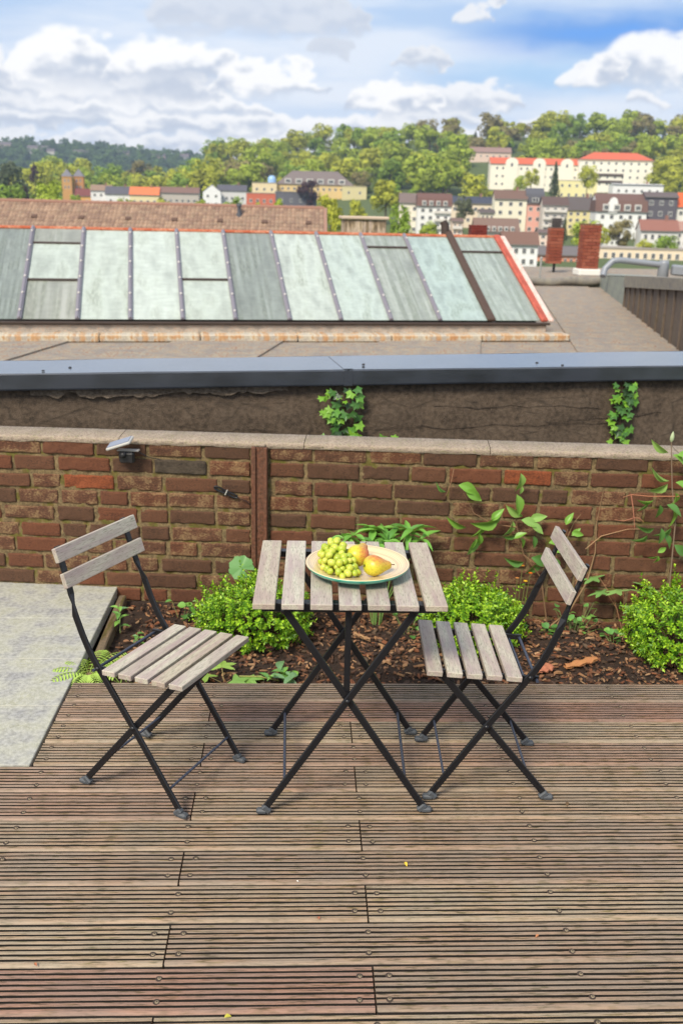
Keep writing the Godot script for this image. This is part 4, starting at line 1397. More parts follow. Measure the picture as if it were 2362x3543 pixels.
func fruit() -> void:
	var c := Vector3(0.175, 0.7, -2.700)
	var p := thing("plate", "round spun bamboo plate with turquoise outside on the table", "plate", c)
	var o := MB.new()
	o.lathe(T(Vector3.ZERO), [Vector2(0.0, 0.003), Vector2(0.050, 0.003), Vector2(0.054, 0.0008), Vector2(0.060, 0.0008), Vector2(0.064, 0.003), Vector2(0.085, 0.0062), Vector2(0.112, 0.0115), Vector2(0.134, 0.0178), Vector2(0.148, 0.0245), Vector2(0.1552, 0.0310), Vector2(0.1578, 0.0362), Vector2(0.1576, 0.0378)], 72)
	var m_o := mat(rgb(58, 178, 152), 0.3)
	m_o.clearcoat_enabled = true
	m_o.clearcoat_roughness = 0.15
	part(p, "lacquered_outside", o.mesh(m_o))
	var n := MB.new()
	n.lathe(T(Vector3.ZERO), [Vector2(0.1575, 0.0378), Vector2(0.1565, 0.0392), Vector2(0.1535, 0.0388), Vector2(0.148, 0.0372), Vector2(0.130, 0.0318), Vector2(0.105, 0.0252), Vector2(0.075, 0.0178), Vector2(0.05, 0.0128), Vector2(0.025, 0.0105), Vector2(0.0, 0.010)], 72)
	var m_i := StandardMaterial3D.new()
	m_i.albedo_texture = t_ring
	m_i.albedo_color = rgb(250, 226, 186)
	m_i.uv1_scale = Vector3(6.3, 1, 1)
	m_i.roughness = 0.35
	m_i.clearcoat_enabled = true
	m_i.clearcoat = 0.9
	m_i.clearcoat_roughness = 0.22
	part(p, "bamboo_dish", n.mesh(m_i))
	pear("plump yellow pear with red blush lying on the open side of the plate", Vector3(0.1905, 0.752, -2.632), Vector3(0.085, -0.003, -0.018), Vector3(0.25, 0.95, -0.05), 0.93)
	pear("yellow pear with a deep red flank lying behind the grapes", Vector3(0.160, 0.743, -2.690), Vector3(0.040, 0.030, -0.080), Vector3(1.0, 0.25, 0.25), 0.98)
	# grapes
	var g := thing("grape_bunch", "bunch of pale green grapes on the plate beside the pears", "grapes", c + Vector3(-0.06, 0.014, 0.0))
	var gm := []
	for k in 4:
		var m := mat([rgb(192, 204, 76), rgb(182, 198, 66), rgb(202, 210, 90), rgb(174, 192, 66)][k], 0.26)
		m.subsurf_scatter_enabled = true
		m.subsurf_scatter_strength = 0.35
		m.backlight_enabled = true
		m.backlight = Color(0.6, 0.62, 0.22)
		var s := MB.new()
		var prof := []
		for i in 11:
			var a := PI * i / 10.0
			prof.append(Vector2(sin(a) * 0.0108, -cos(a) * 0.0130))
		s.lathe(T(Vector3.ZERO), prof, 16)
		gm.append(s.mesh(m))
	var ax := Vector3(0.18, 0, 0.984)
	var ac := Vector3(0.984, 0, -0.18)
	var got: Array[Vector3] = []
	for tries in 6000:
		var a := rr(-1, 1)
		var b := rr(-1, 1)
		var h := rr(0, 1) * (0.35 if tries < 2500 else 1.0)
		if a * a + b * b * 1.0 + h * h > 1.0:
			continue
		var q := ax * a * 0.108 + ac * b * (0.055 + 0.010 * a) + Vector3(0, h * 0.064 * (1.0 - 0.25 * a), 0)
		var rad := Vector2(q.x - 0.06, q.z).length()
		q.y += 0.0105 + rad * rad * 0.9 - 0.004
		var w := c + Vector3(-0.06, 0.014, 0) + q
		if w.distance_to(Vector3(0.222, 0.752, -2.638)) < 0.042 or w.distance_to(Vector3(0.172, 0.752, -2.718)) < 0.043 or w.distance_to(Vector3(0.185, 0.765, -2.748)) < 0.035:
			continue
		var ok := true
		for e in got:
			if e.distance_to(q) < 0.0182:
				ok = false
				break
		if ok:
			got.append(q)
		if got.size() > 130:
			break
	for q in got:
		part(g, "grape", gm[rng.randi() % 4], T(q, B(rr(-1.3, 1.3), rr(0, TAU), rr(-1.3, 1.3)) * Basis.from_scale(Vector3.ONE * rr(0.84, 1.12))))
	var st := MB.new()
	st.tube([ax * -0.105 + Vector3(0.012, 0.058, 0), ax * -0.085 + Vector3(0.002, 0.052, 0), ax * -0.03 + Vector3(0, 0.034, 0), ax * 0.05 + Vector3(0, 0.02, 0)], [0.002, 0.0018, 0.0015, 0.001], 6)
	for k in 8:
		var a := -0.09 + k * 0.018
		var p0 := ax * a + Vector3(0, 0.046 - k * 0.003, 0)
		st.tube([p0, p0 + Vector3(rr(-0.02, 0.02), rr(0.0, 0.012), rr(-0.02, 0.02))], [0.001], 5)
	part(g, "stalk", st.mesh(mat(rgb(120, 116, 56), 0.8)))

# ---------------------------------------------------------------- plants of the bed and walls
func lf(parent: Node3D, m: Mesh, at: Vector3, yaw: float, pitch: float, roll: float, s: float) -> void:
	part(parent, "leaf", m, T(at, Basis(Vector3.UP, yaw) * Basis(Vector3(0, 0, 1), pitch) * Basis(Vector3.RIGHT, roll) * Basis.from_scale(Vector3.ONE * s)))

func leaf_set(cols: Array, L: float, W: float, fold: float, bend: float, peak: float, pw := 1.0) -> Array:
	var r := []
	for c in cols:
		for k in 2:
			var b := MB.new()
			b.leaf(T(Vector3.ZERO), L, W, fold + 0.12 * k, bend * (1.0 + k * 0.8), peak, pw, 6)
			r.append(b.mesh(leafy(c, 0.42)))
	return r

func lobed_set(cols: Array, R: float, lobes: Array, cup: float) -> Array:
	var r := []
	for c in cols:
		var b := MB.new()
		b.lobed(T(Vector3.ZERO), R, lobes, cup)
		r.append(b.mesh(leafy(c, 0.4)))
	return r

func lobes_of(n: int, deep: float, spread: float) -> Array:
	var r := []
	for k in n:
		var a := -spread + 2.0 * spread * k / (n - 1)
		var l := 1.0 - 0.22 * absf(a) / spread
		r.append([a - spread * 0.42 / n, l * 0.78])
		r.append([a - spread * 0.2 / n, l * 0.84])
		r.append([a, l])
		r.append([a + spread * 0.2 / n, l * 0.84])
		r.append([a + spread * 0.42 / n, l * 0.78])
		if k < n - 1:
			r.append([a + spread / (n - 1), l * deep])
	r.append([PI * 0.985, 0.16])
	return r

func boxwood(label: String, at: Vector3, w: float, h: float, d: float, sd: int) -> void:
	rng.seed = sd
	var o := thing("box_bush", label, "bush", at, 0.0, "round green box bushes in the bed")
	var f := FastNoiseLite.new()
	f.seed = sd; f.frequency = 1.0
	var s := MB.new()
	var st := MB.new()
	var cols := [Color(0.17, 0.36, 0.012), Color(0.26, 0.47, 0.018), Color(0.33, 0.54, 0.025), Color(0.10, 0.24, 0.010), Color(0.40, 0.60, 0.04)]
	for k in 1650:
		var dir := Vector3(rr(-1, 1), rr(-0.55, 1), rr(-1, 1))
		if dir.length() > 1.0 or dir.length() < 0.15:
			continue
		dir = dir.normalized()
		var lump := 1.0 + 0.26 * f.get_noise_3dv(dir * 2.4) + 0.24 * f.get_noise_3dv(dir * 6.0)
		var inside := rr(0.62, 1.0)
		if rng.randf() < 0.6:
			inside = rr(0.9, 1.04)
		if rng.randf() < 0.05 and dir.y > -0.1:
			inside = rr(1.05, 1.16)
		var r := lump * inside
		var p := Vector3(dir.x * w * 0.5, h * 0.44 + dir.y * h * 0.54, dir.z * d * 0.5) * Vector3(r, r, r)
		if p.y < 0.01:
			continue
		var grow := (dir + Vector3(rr(-0.5, 0.5), rr(0.2, 0.9), rr(-0.5, 0.5))).normalized()
		var sx := grow.cross(Vector3(0.3, 0.2, 0.9)).normalized()
		var sz := sx.cross(grow)
		var L := rr(0.02, 0.042) if inside < 1.05 else rr(0.045, 0.065)
		for q in 9:
			var g := q * 2.4 + k
			var along := L * q / 8.0
			var od := (sx * cos(g) + sz * sin(g))
			var ld := (od + grow * (0.35 + 0.11 * q)).normalized()
			var side := ld.cross(grow).normalized()
			var up := side.cross(ld)
			var a := p + grow * along
			var l := rr(0.013, 0.021)
			var hw := l * 0.31
			var shade: Color = cols[mini(4, int(q / 2.5) + rng.randi() % 2)] if inside > 0.85 else cols[3 if rng.randf() < 0.7 else 0]  # inner leaves darkened to paint shaded hollows; tips are lighter new growth
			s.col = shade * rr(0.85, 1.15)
			var tip := a + ld * l - up * l * 0.12
			var m1 := a + ld * l * 0.5 + side * hw + up * hw * 0.35
			var m2 := a + ld * l * 0.5 - side * hw + up * hw * 0.35
			s.tri(a, m2, tip)
			s.tri(a, tip, m1)
		if k % 9 == 0:
			st.tube([p * 0.25 + Vector3(0, 0.02, 0), p * 0.65, p], [0.0035, 0.0022, 0.001], 5)
	var m := mat(Color.WHITE, 0.45)
	m.vertex_color_use_as_albedo = true
	m.backlight_enabled = true
	m.backlight = Color(0.5, 0.55, 0.2)
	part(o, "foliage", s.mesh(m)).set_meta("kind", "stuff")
	part(o, "twigs", st.mesh(mat(rgb(84, 66, 46), 0.9))).set_meta("kind", "stuff")

func stem(parent: Node3D, pts: Array, r: Array, col: Color) -> void:
	var s := MB.new()
	s.tube(pts, r, 6)
	part(parent, "stem", s.mesh(mat(col, 0.8)))

func plants() -> void:
	boxwood("round box bush at the deck edge behind the table's near legs", Vector3(-0.20, -0.085, -3.90), 0.43, 0.245, 0.40, 101)
	boxwood("round box bush behind the seat of the chair facing the table", Vector3(0.77, -0.085, -3.86), 0.39, 0.25, 0.38, 202)
	boxwood("largest round box bush, cut by the picture edge beyond the maple seedling", Vector3(1.66, -0.085, -3.72), 0.41, 0.30, 0.42, 303)
	rng.seed = 77
	var wb := Basis(Vector3.UP, -0.0888)
	var base := Vector3(-1.451, 0, -4.333)
	var on_wall := func(x: float, y: float, z: float) -> Vector3: return base + wb * Vector3(x, y, z)
	# ivy on the rendered parapet
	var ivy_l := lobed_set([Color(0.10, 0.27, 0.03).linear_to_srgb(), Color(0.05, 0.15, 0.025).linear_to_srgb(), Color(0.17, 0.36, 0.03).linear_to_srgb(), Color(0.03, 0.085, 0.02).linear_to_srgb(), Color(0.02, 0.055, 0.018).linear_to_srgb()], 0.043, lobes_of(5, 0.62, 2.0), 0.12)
	var pb := Basis(Vector3.UP, deg_to_rad(10.5))
	var pbase := Vector3(-1.553, 0, -4.908)
	for v in [["ivy spray hanging from the metal cap at its joint", 1.80, 0.13, 0.83, 0.50, 60], ["ivy strand hanging down the rendered parapet near its far end", 3.515, 0.075, 0.83, 0.47, 52], ["small ivy sprig peeping over the brick wall coping below the larger spray", 2.075, 0.055, 0.555, 0.50, 12]]:
		var o := thing("ivy", v[0], "ivy", pbase + pb * Vector3(v[1], v[4], 0.0), deg_to_rad(10.5), "ivy on the rendered parapet")
		var h: float = v[3] - v[4]
		for k in 4:
			var x := rr(-v[2] * 0.5, v[2] * 0.5)
			stem(o, [Vector3(x, h, 0.01), Vector3(x + rr(-0.02, 0.02), h * 0.5, 0.018), Vector3(x + rr(-0.03, 0.03), -0.02, 0.014)], [0.003, 0.0025, 0.002], rgb(78, 62, 44))
		for k in v[5]:
			var y := rr(-0.03, h)
			var wd: float = v[2] * (1.0 - 0.25 * (1.0 - y / maxf(h, 0.05)))
			var x := rr(-wd, wd)
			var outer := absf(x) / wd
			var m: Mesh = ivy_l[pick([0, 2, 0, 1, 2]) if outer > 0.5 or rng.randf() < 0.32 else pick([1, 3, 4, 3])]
			var b := Basis(Vector3.RIGHT, rr(0.7, 1.35)) * Basis(Vector3.UP, -PI / 2 + rr(-0.9, 0.9)) * Basis(Vector3(0, 0, 1), rr(-0.4, 0.3))
			part(o, "leaf", m, T(Vector3(x, y, rr(0.016, 0.06)), b * Basis.from_scale(Vector3.ONE * rr(0.55, 1.1))))
	# climber on the brick wall, centre
	var cl := leaf_set([Color(0.17, 0.36, 0.05).linear_to_srgb(), Color(0.24, 0.42, 0.10).linear_to_srgb(), Color(0.09, 0.23, 0.05).linear_to_srgb()], 0.085, 0.042, 0.25, 0.25, 0.42)
	var cw := [rgb(120, 92, 64), rgb(146, 110, 80)]
	var c1 := thing("climbing_plant", "leafy climber trained on the brick wall above the chair facing the table", "climber", on_wall.call(2.40, -0.05, 0.0), -0.0888, "climbers on the brick wall")
	var node := func(x: float, y: float, z := 0.05) -> Vector3: return Vector3(x - 2.40, y + 0.05, z)
	stem(c1, [node.call(2.62, -0.05, 0.08), node.call(2.58, 0.16), node.call(2.49, 0.27), node.call(2.45, 0.40), node.call(2.43, 0.52)], [0.004, 0.0035, 0.003, 0.0025, 0.002], cw[0])
	stem(c1, [node.call(2.45, 0.40), node.call(2.34, 0.41), node.call(2.25, 0.46), node.call(2.2, 0.55, 0.04)], [0.0025, 0.002, 0.0015, 0.001], cw[1])
	stem(c1, [node.call(2.58, 0.16), node.call(2.66, 0.32), node.call(2.68, 0.40)], [0.003, 0.0022, 0.0016], cw[0])
	stem(c1, [node.call(2.12, 0.53, 0.04), node.call(2.14, 0.60, 0.05), node.call(2.15, 0.66, 0.03)], [0.0015, 0.0018, 0.0015], cw[1])
	stem(c1, [node.call(2.49, 0.27), node.call(2.56, 0.22, 0.07), node.call(2.62, 0.25, 0.09)], [0.0015], cw[1])
	for q in [[2.445, 0.66, -1.5, 0.9, 1], [2.455, 0.60, -1.6, 0.4, 1], [2.43, 0.57, -1.4, 1.0, 0], [2.17, 0.60, -0.35, 1.0, 0], [2.20, 0.58, -0.5, 0.9, 0], [2.12, 0.56, 2.6, 0.6, 2], [2.37, 0.47, -2.3, 1.0, 1], [2.36, 0.44, 3.5, 1.15, 0], [2.30, 0.42, -2.0, 0.9, 0], [2.28, 0.37, -1.6, 1.0, 0], [2.27, 0.34, -1.9, 0.9, 1], [2.22, 0.40, 2.9, 1.0, 0], [2.47, 0.46, 2.6, 0.9, 1], [2.46, 0.45, -0.2, 0.9, 1], [2.50, 0.44, 0.35, 0.8, 1], [2.50, 0.43, -0.5, 0.8, 1], [2.43, 0.43, -1.9, 0.8, 1], [2.44, 0.35, 0.5, 0.6, 0], [2.47, 0.35, -1.0, 0.6, 0], [2.53, 0.36, -1.4, 0.6, 2], [2.60, 0.33, 0.2, 1.1, 0], [2.62, 0.30, 0.55, 0.8, 0], [2.67, 0.42, 1.2, 0.6, 0], [2.69, 0.40, -0.2, 0.55, 0], [2.52, 0.27, -0.3, 1.0, 2], [2.57, 0.24, -2.2, 0.9, 2], [2.63, 0.26, -1.2, 0.7, 2], [2.49, 0.25, 3.4, 0.9, 2], [2.45, 0.36, 3.6, 0.6, 2], [2.70, 0.37, 0.8, 0.5, 0], [2.33, 0.44, 0.9, 0.7, 0]]:
		var at: Vector3 = node.call(q[0], q[1], rr(0.045, 0.10))
		var b: Basis = Basis(Vector3(0, 0, 1), q[2]) * Basis(Vector3.RIGHT, rr(0.5, 1.3)) * Basis(Vector3(0, 0, 1), rr(-0.2, 0.25)) * Basis.from_scale(Vector3.ONE * q[3] * 1.22)
		part(c1, "leaf", cl[q[4] * 2 + rng.randi() % 2], T(at, b))
	# climber at the far end
	var c2 := thing("climbing_plant", "climber with a pale bud rising above the brick wall coping at the picture edge", "climber", on_wall.call(3.09, -0.06, 0.0), -0.0888, "climbers on the brick wall")
	var n2 := func(x: float, y: float, z := 0.07) -> Vector3: return Vector3(x - 3.09, y + 0.06, z)
	stem(c2, [n2.call(3.18, -0.06, 0.06), n2.call(3.16, 0.2), n2.call(3.15, 0.45), n2.call(3.115, 0.62), n2.call(3.10, 0.72), n2.call(3.085, 0.83)], [0.004, 0.0035, 0.003, 0.0028, 0.0025, 0.002], rgb(132, 112, 92))
	stem(c2, [n2.call(3.15, 0.58), n2.call(3.02, 0.575), n2.call(2.94, 0.58), n2.call(2.905, 0.565)], [0.003, 0.0025, 0.002, 0.001], rgb(168, 110, 80))
	stem(c2, [n2.call(2.94, 0.578), n2.call(2.955, 0.52), n2.call(2.965, 0.47), n2.call(2.975, 0.42)], [0.0028, 0.0025, 0.002, 0.001], rgb(176, 116, 90))
	stem(c2, [n2.call(2.96, 0.47), n2.call(2.92, 0.455), n2.call(2.88, 0.46)], [0.0018, 0.0014, 0.001], rgb(176, 116, 90))
	stem(c2, [n2.call(2.96, 0.475), n2.call(2.99, 0.47), n2.call(3.01, 0.455)], [0.0018, 0.0014, 0.001], rgb(176, 116, 90))
	var bud := MB.new()
	bud.lathe(T(n2.call(3.085, 0.825), B(0, 0, -0.06)), [Vector2(0.002, 0), Vector2(0.009, 0.012), Vector2(0.009, 0.026), Vector2(0.004, 0.042), Vector2(0.0, 0.05)], 10)
	part(c2, "bud", bud.mesh(leafy(rgb(176, 190, 148), 0.5)))
	for q in [[3.07, 0.785, 2.75, 0.95, 1], [3.09, 0.775, -0.5, 0.9, 0], [3.11, 0.775, 0.1, 0.9, 0], [3.10, 0.65, 3.0, 0.95, 1], [3.09, 0.64, 3.9, 0.9, 1], [3.12, 0.65, -0.5, 1.0, 0], [3.13, 0.60, -1.2, 0.9, 0], [3.04, 0.56, 3.4, 0.7, 0], [3.02, 0.55, 4.2, 0.7, 2], [3.06, 0.55, -1.4, 0.8, 2], [3.09, 0.55, -0.6, 0.9, 2], [3.13, 0.53, -1.4, 1.0, 0], [3.05, 0.44, 3.6, 0.8, 2], [3.08, 0.44, -1.5, 0.8, 2], [3.13, 0.44, -2.2, 0.9, 2], [3.03, 0.40, 4.0, 0.8, 2], [3.10, 0.40, -0.9, 0.8, 2], [3.09, 0.31, 0.6, 0.5, 0], [3.08, 0.31, -1.5, 0.5, 0], [3.09, 0.30, 3.6, 0.5, 0], [3.16, 0.35, -0.7, 0.9, 2]]:
		var at: Vector3 = n2.call(q[0], q[1], rr(0.06, 0.11))
		part(c2, "leaf", cl[q[4] * 2 + rng.randi() % 2], T(at, Basis(Vector3(0, 0, 1), q[2]) * Basis(Vector3.RIGHT, rr(0.4, 1.2)) * Basis(Vector3(0, 0, 1), rr(-0.3, 0.2)) * Basis.from_scale(Vector3.ONE * q[3] * 1.15)))
	# bare trailing stems
	var tw := thing("bare_vine", "bare brown vine stems arching up against the brick wall", "vine", Vector3(1.16, -0.08, -4.02))
	stem(tw, [Vector3(0, 0, 0), Vector3(0.10, 0.09, -0.01), Vector3(0.17, 0.22, -0.03), Vector3(0.20, 0.36, -0.05), Vector3(0.195, 0.50, -0.06), Vector3(0.21, 0.66, -0.06)], [0.0045, 0.004, 0.0038, 0.003, 0.0022, 0.0015], rgb(140, 112, 80))
	stem(tw, [Vector3(0.02, 0, 0.02), Vector3(0.07, 0.08, 0.01), Vector3(0.115, 0.2, -0.01), Vector3(0.13, 0.33, -0.03)], [0.0042, 0.004, 0.0035, 0.002], rgb(146, 116, 84))
	stem(tw, [Vector3(0.15, 0.38, -0.04), Vector3(0.22, 0.44, -0.05), Vector3(0.34, 0.475, -0.05), Vector3(0.47, 0.48, -0.04)], [0.002, 0.0022, 0.002, 0.001], rgb(170, 134, 98))
	stem(tw, [Vector3(0.06, 0.42, -0.05), Vector3(0.085, 0.5, -0.05), Vector3(0.115, 0.545, -0.05)], [0.0018, 0.0015, 0.001], rgb(150, 122, 86))
	# peony-like shrub behind the table
	var pe := leaf_set([Color(0.15, 0.36, 0.06).linear_to_srgb(), Color(0.20, 0.44, 0.08).linear_to_srgb(), Color(0.10, 0.26, 0.05).linear_to_srgb()], 0.105, 0.034, 0.28, 0.35, 0.45)
	var pl := thing("peony_plant", "bushy plant with long pointed green leaves showing behind the table top", "plant", Vector3(0.36, -0.08, -4.06))
	for k in 9:
		var g := k * 2.4
		var h := rr(0.34, 0.475)
		var tip := Vector3(cos(g) * rr(0.04, 0.17), h, sin(g) * 0.05)
		stem(pl, [Vector3(cos(g) * 0.02, 0, sin(g) * 0.02), tip * Vector3(0.5, 0.6, 0.5), tip], [0.004, 0.003, 0.002], rgb(110, 140, 70))
		for q in 7:
			lf(pl, pe[rng.randi() % 6], tip - Vector3(0, rr(0, 0.03), 0), q * 0.9 + rr(-0.3, 0.3) + g, rr(-0.15, 0.85), rr(-0.3, 0.3), rr(0.75, 1.1))
	for q in [[0.52, 0.46, -4.05], [0.54, 0.42, -4.04], [0.20, 0.43, -4.02], [0.24, 0.44, -4.04]]:
		stem(pl, [Vector3(0.02, 0.05, 0), Vector3(q[0] - 0.36, q[1], q[2] + 4.06)], [0.003, 0.002], rgb(110, 140, 70))
		for k in 5:
			lf(pl, pe[rng.randi() % 4], Vector3(q[0] - 0.36, q[1], q[2] + 4.06), k * 1.25 + 0.3, rr(0.0, 0.7), rr(-0.3, 0.3), rr(0.8, 1.05))
	# hollyhock leaf beside the post
	var hl := []
	for k in 44:
		var a := -2.75 + 5.5 * k / 43.0
		hl.append([a, 0.93 + 0.05 * sin(a * 9.0) + 0.03 * cos(a * 27.0)])
	hl.append([PI, 0.2])
	var hm := lobed_set([Color(0.13, 0.30, 0.09).linear_to_srgb()], 0.062, hl, 0.1)
	var ho := thing("hollyhock", "single round scalloped hollyhock leaf beside the rusty wall post", "plant", Vector3(-0.205, -0.08, -4.12))
	stem(ho, [Vector3(0, 0, 0), Vector3(0.03, 0.12, 0.0), Vector3(0.0, 0.215, 0.02), Vector3(-0.055, 0.255, 0.03)], [0.0035, 0.003, 0.0025, 0.002], rgb(140, 160, 100))
	part(ho, "leaf", hm[0], T(Vector3(-0.05, 0.252, 0.03), Basis(Vector3.RIGHT, 1.0) * Basis(Vector3.UP, 2.6) * Basis(Vector3(0, 0, 1), 0.15)))
	# maple-like seedling near the large bush
	var mp := lobed_set([Color(0.24, 0.42, 0.12).linear_to_srgb(), Color(0.18, 0.36, 0.10).linear_to_srgb()], 0.085, lobes_of(5, 0.45, 2.1), 0.16)
	var ms := thing("maple_seedling", "pale maple-like seedling with broad lobed leaves beside the largest bush", "plant", Vector3(1.50, -0.08, -3.98))
	for q in [[-0.03, 0.215, 0.03, 2.4, 0], [0.05, 0.20, 0.0, 0.3, 0], [0.0, 0.165, 0.07, -1.5, 0], [0.03, 0.095, 0.08, -1.2, 1], [-0.09, 0.19, -0.03, 2.9, 1], [0.09, 0.215, -0.04, 0.9, 1], [-0.12, 0.25, -0.05, 2.6, 1]]:
		stem(ms, [Vector3(0, 0, 0), Vector3(q[0] * 0.4, q[1] * 0.6, q[2] * 0.4), Vector3(q[0], q[1], q[2])], [0.0028, 0.002, 0.0015], rgb(150, 110, 80))
		lf(ms, mp[q[4]], Vector3(q[0], q[1], q[2]), q[3], rr(-0.35, -0.1), rr(-0.3, 0.3), rr(0.8, 1.05))
	# low round-leaved ground cover along the wall foot
	var gc := []
	for c in [Color(0.12, 0.30, 0.07).linear_to_srgb(), Color(0.18, 0.38, 0.07).linear_to_srgb(), Color(0.08, 0.22, 0.05).linear_to_srgb()]:
		var b := MB.new()
		b.leaf(T(Vector3.ZERO), 0.036, 0.036, 0.12, 0.2, 0.5, 0.6, 6)
		gc.append(b.mesh(leafy(c, 0.5)))
	var spots := [[1.26, -3.96, 0.10, 26, "clump of round-leaved columbine between the bare vine and the maple seedling"], [0.98, -4.02, 0.08, 16, "low round-leaved columbine clump under the orange flowers"], [1.13, -3.92, 0.05, 10, "smallest columbine clump at the foot of the bare vine"], [1.42, -3.86, 0.04, 8, "columbine seedling between mulch and the maple seedling"], [0.50, -3.95, 0.07, 12, "small leafy clump half hidden behind the table legs by the second bush"], [-0.55, -4.10, 0.05, 9, "tiny weed tuft at the wall foot behind the angled chair"]]
	for q in spots:
		var o := thing("columbine", q[4], "plant", Vector3(q[0], -0.085, q[1]), 0.0, "low leafy clumps along the brick wall")
		for k in q[3]:
			var at := Vector3(rr(-q[2], q[2]), rr(0.015, 0.02 + q[2] * 1.3), rr(-q[2], q[2]) * 0.8)
			stem(o, [Vector3(at.x * 0.3, 0, at.z * 0.3), at], [0.0013, 0.001], rgb(120, 140, 80))
			lf(o, gc[rng.randi() % 3], at, rr(0, TAU), rr(-0.2, 0.3), rr(-0.5, 0.5), rr(0.6, 1.1))
	# orange flowers
	var fl := thing("orange_flower", "thin stems with small orange flowers beside the back of the chair facing the table", "flower", Vector3(1.02, -0.08, -4.06))
	for q in [[0.0, 0.30, rgb(226, 150, 40)], [0.04, 0.265, rgb(232, 110, 24)], [0.02, 0.225, rgb(240, 190, 30)], [-0.02, 0.24, rgb(196, 130, 70)]]:
		stem(fl, [Vector3(q[0] * 0.6, 0, 0), Vector3(q[0] * 0.8, q[1] * 0.5, 0.005), Vector3(q[0], q[1], 0.02)], [0.0022, 0.002, 0.0014], rgb(112, 118, 60))
		var b := MB.new()
		for k in 6:
			b.leaf(T(Vector3(q[0], q[1], 0.02), B(0, k * 1.05) * B(0, 0, 0.6)), 0.011, 0.009, 0.1, 0.4)
		part(fl, "flower_head", b.mesh(leafy(q[2], 0.6)))
	# small plants at the deck edge and the edging board
	var yg := lobed_set([Color(0.30, 0.46, 0.09).linear_to_srgb(), Color(0.22, 0.40, 0.08).linear_to_srgb()], 0.075, lobes_of(5, 0.5, 2.0), 0.2)
	var l1 := thing("lobed_leaf_plant", "yellow-green lobed leaves spreading at the deck edge under the angled chair's seat", "plant", Vector3(-0.30, -0.08, -3.46))
	for q in [[-0.05, 0.05, 0.04, 2.7, 0], [0.03, 0.045, 0.05, -0.4, 1], [-0.01, 0.06, -0.02, 1.6, 0], [-0.09, 0.03, 0.06, -2.6, 0], [0.08, 0.03, 0.03, 0.2, 1]]:
		stem(l1, [Vector3.ZERO, Vector3(q[0], q[1], q[2])], [0.002, 0.0014], rgb(170, 150, 100))
		lf(l1, yg[q[4]], Vector3(q[0], q[1], q[2]), q[3], rr(-0.15, 0.2), rr(-0.2, 0.2), rr(0.8, 1.1))
	var dk := leaf_set([Color(0.12, 0.28, 0.06).linear_to_srgb(), Color(0.19, 0.38, 0.07).linear_to_srgb(), Color(0.16, 0.30, 0.13).linear_to_srgb()], 0.075, 0.036, 0.3, 0.3, 0.5)
	var l2 := thing("herb_plant", "low green rosette of pointed leaves at the deck edge left of the table legs".replace(" left of", " before"), "plant", Vector3(-0.08, -0.08, -3.47))
	for k in 16:
		lf(l2, dk[rng.randi() % 6], Vector3(rr(-0.06, 0.08), rr(0.02, 0.05), rr(-0.02, 0.05)), k * 0.8, rr(0.0, 0.9), rr(-0.3, 0.3), rr(0.6, 1.05))
	stem(l2, [Vector3(-0.16, 0.03, 0.0), Vector3(-0.08, 0.04, 0.02), Vector3(0.0, 0.02, 0.02)], [0.0028, 0.0026, 0.0022], rgb(160, 160, 90))
	var l3 := thing("weed", "small upright weed growing by the mossy edging board", "weed", Vector3(-0.80, -0.07, -3.92), 0.0, "weeds by the edging board")
	for k in 9:
		lf(l3, dk[rng.randi() % 6], Vector3(0, 0.03 + k * 0.012, 0), k * 2.2, rr(0.1, 0.6), 0.0, 0.62)
	stem(l3, [Vector3.ZERO, Vector3(0.004, 0.14, 0)], [0.0022, 0.0015], rgb(130, 150, 90))
	var l4 := thing("weed", "shorter weed tuft in the mulch beside the edging board and angled chair leg", "weed", Vector3(-0.70, -0.08, -3.78), 0.0, "weeds by the edging board")
	for k in 7:
		lf(l4, dk[rng.randi() % 6], Vector3(0, 0.02 + k * 0.008, 0), k * 2.2, rr(0.1, 0.6), 0.0, 0.5)
	stem(l4, [Vector3.ZERO, Vector3(0.004, 0.08, 0)], [0.002, 0.0015], rgb(130, 150, 90))
	# fern at the corner of paving and deck
	var fe := thing("fern", "pale yellow-green fern where the paving meets the deck", "fern", Vector3(-0.835, -0.06, -3.44))
	var fm := leafy(Color(0.36, 0.52, 0.09).linear_to_srgb(), 0.5)
	for k in 13:
		var g := k * 0.62 + 0.2
		var L := rr(0.10, 0.17)
		var b := MB.new()
		var rib := []
		for i in 12:
			var q := i / 11.0
			var p := Vector3(L * q, L * (1.0 * q - 0.72 * q * q), 0)
			rib.append(p)
			if i > 1:
				for s in [-1.0, 1.0]:
					var l := 0.042 * sin(PI * (0.15 + 0.85 * (1.0 - q))) + 0.004
					b.leaf(T(p, B(0, s * 1.2, 0) * B(0, 0, -0.2)), l, 0.009, 0.15, 0.3, 0.35, 1.0, 3)
		b.tube(rib, [0.0014, 0.0008], 4)
		part(fe, "frond", b.mesh(fm), T(Vector3(0, 0.02, 0), B(0, g, 0)))
	var gt := thing("grass_tuft", "thin grass blades standing by the fern at the deck corner", "grass tuft", Vector3(-0.68, -0.085, -3.42))
	for k in 14:
		var g := rr(0, TAU)
		var b := MB.new()
		b.leaf(T(Vector3(rr(-0.04, 0.04), 0, rr(-0.02, 0.02)), B(0, g) * B(0, 0, rr(0.8, 1.4))), rr(0.06, 0.12), 0.005, 0.2, 0.5, 0.2)
		part(gt, "blade", b.mesh(fm))

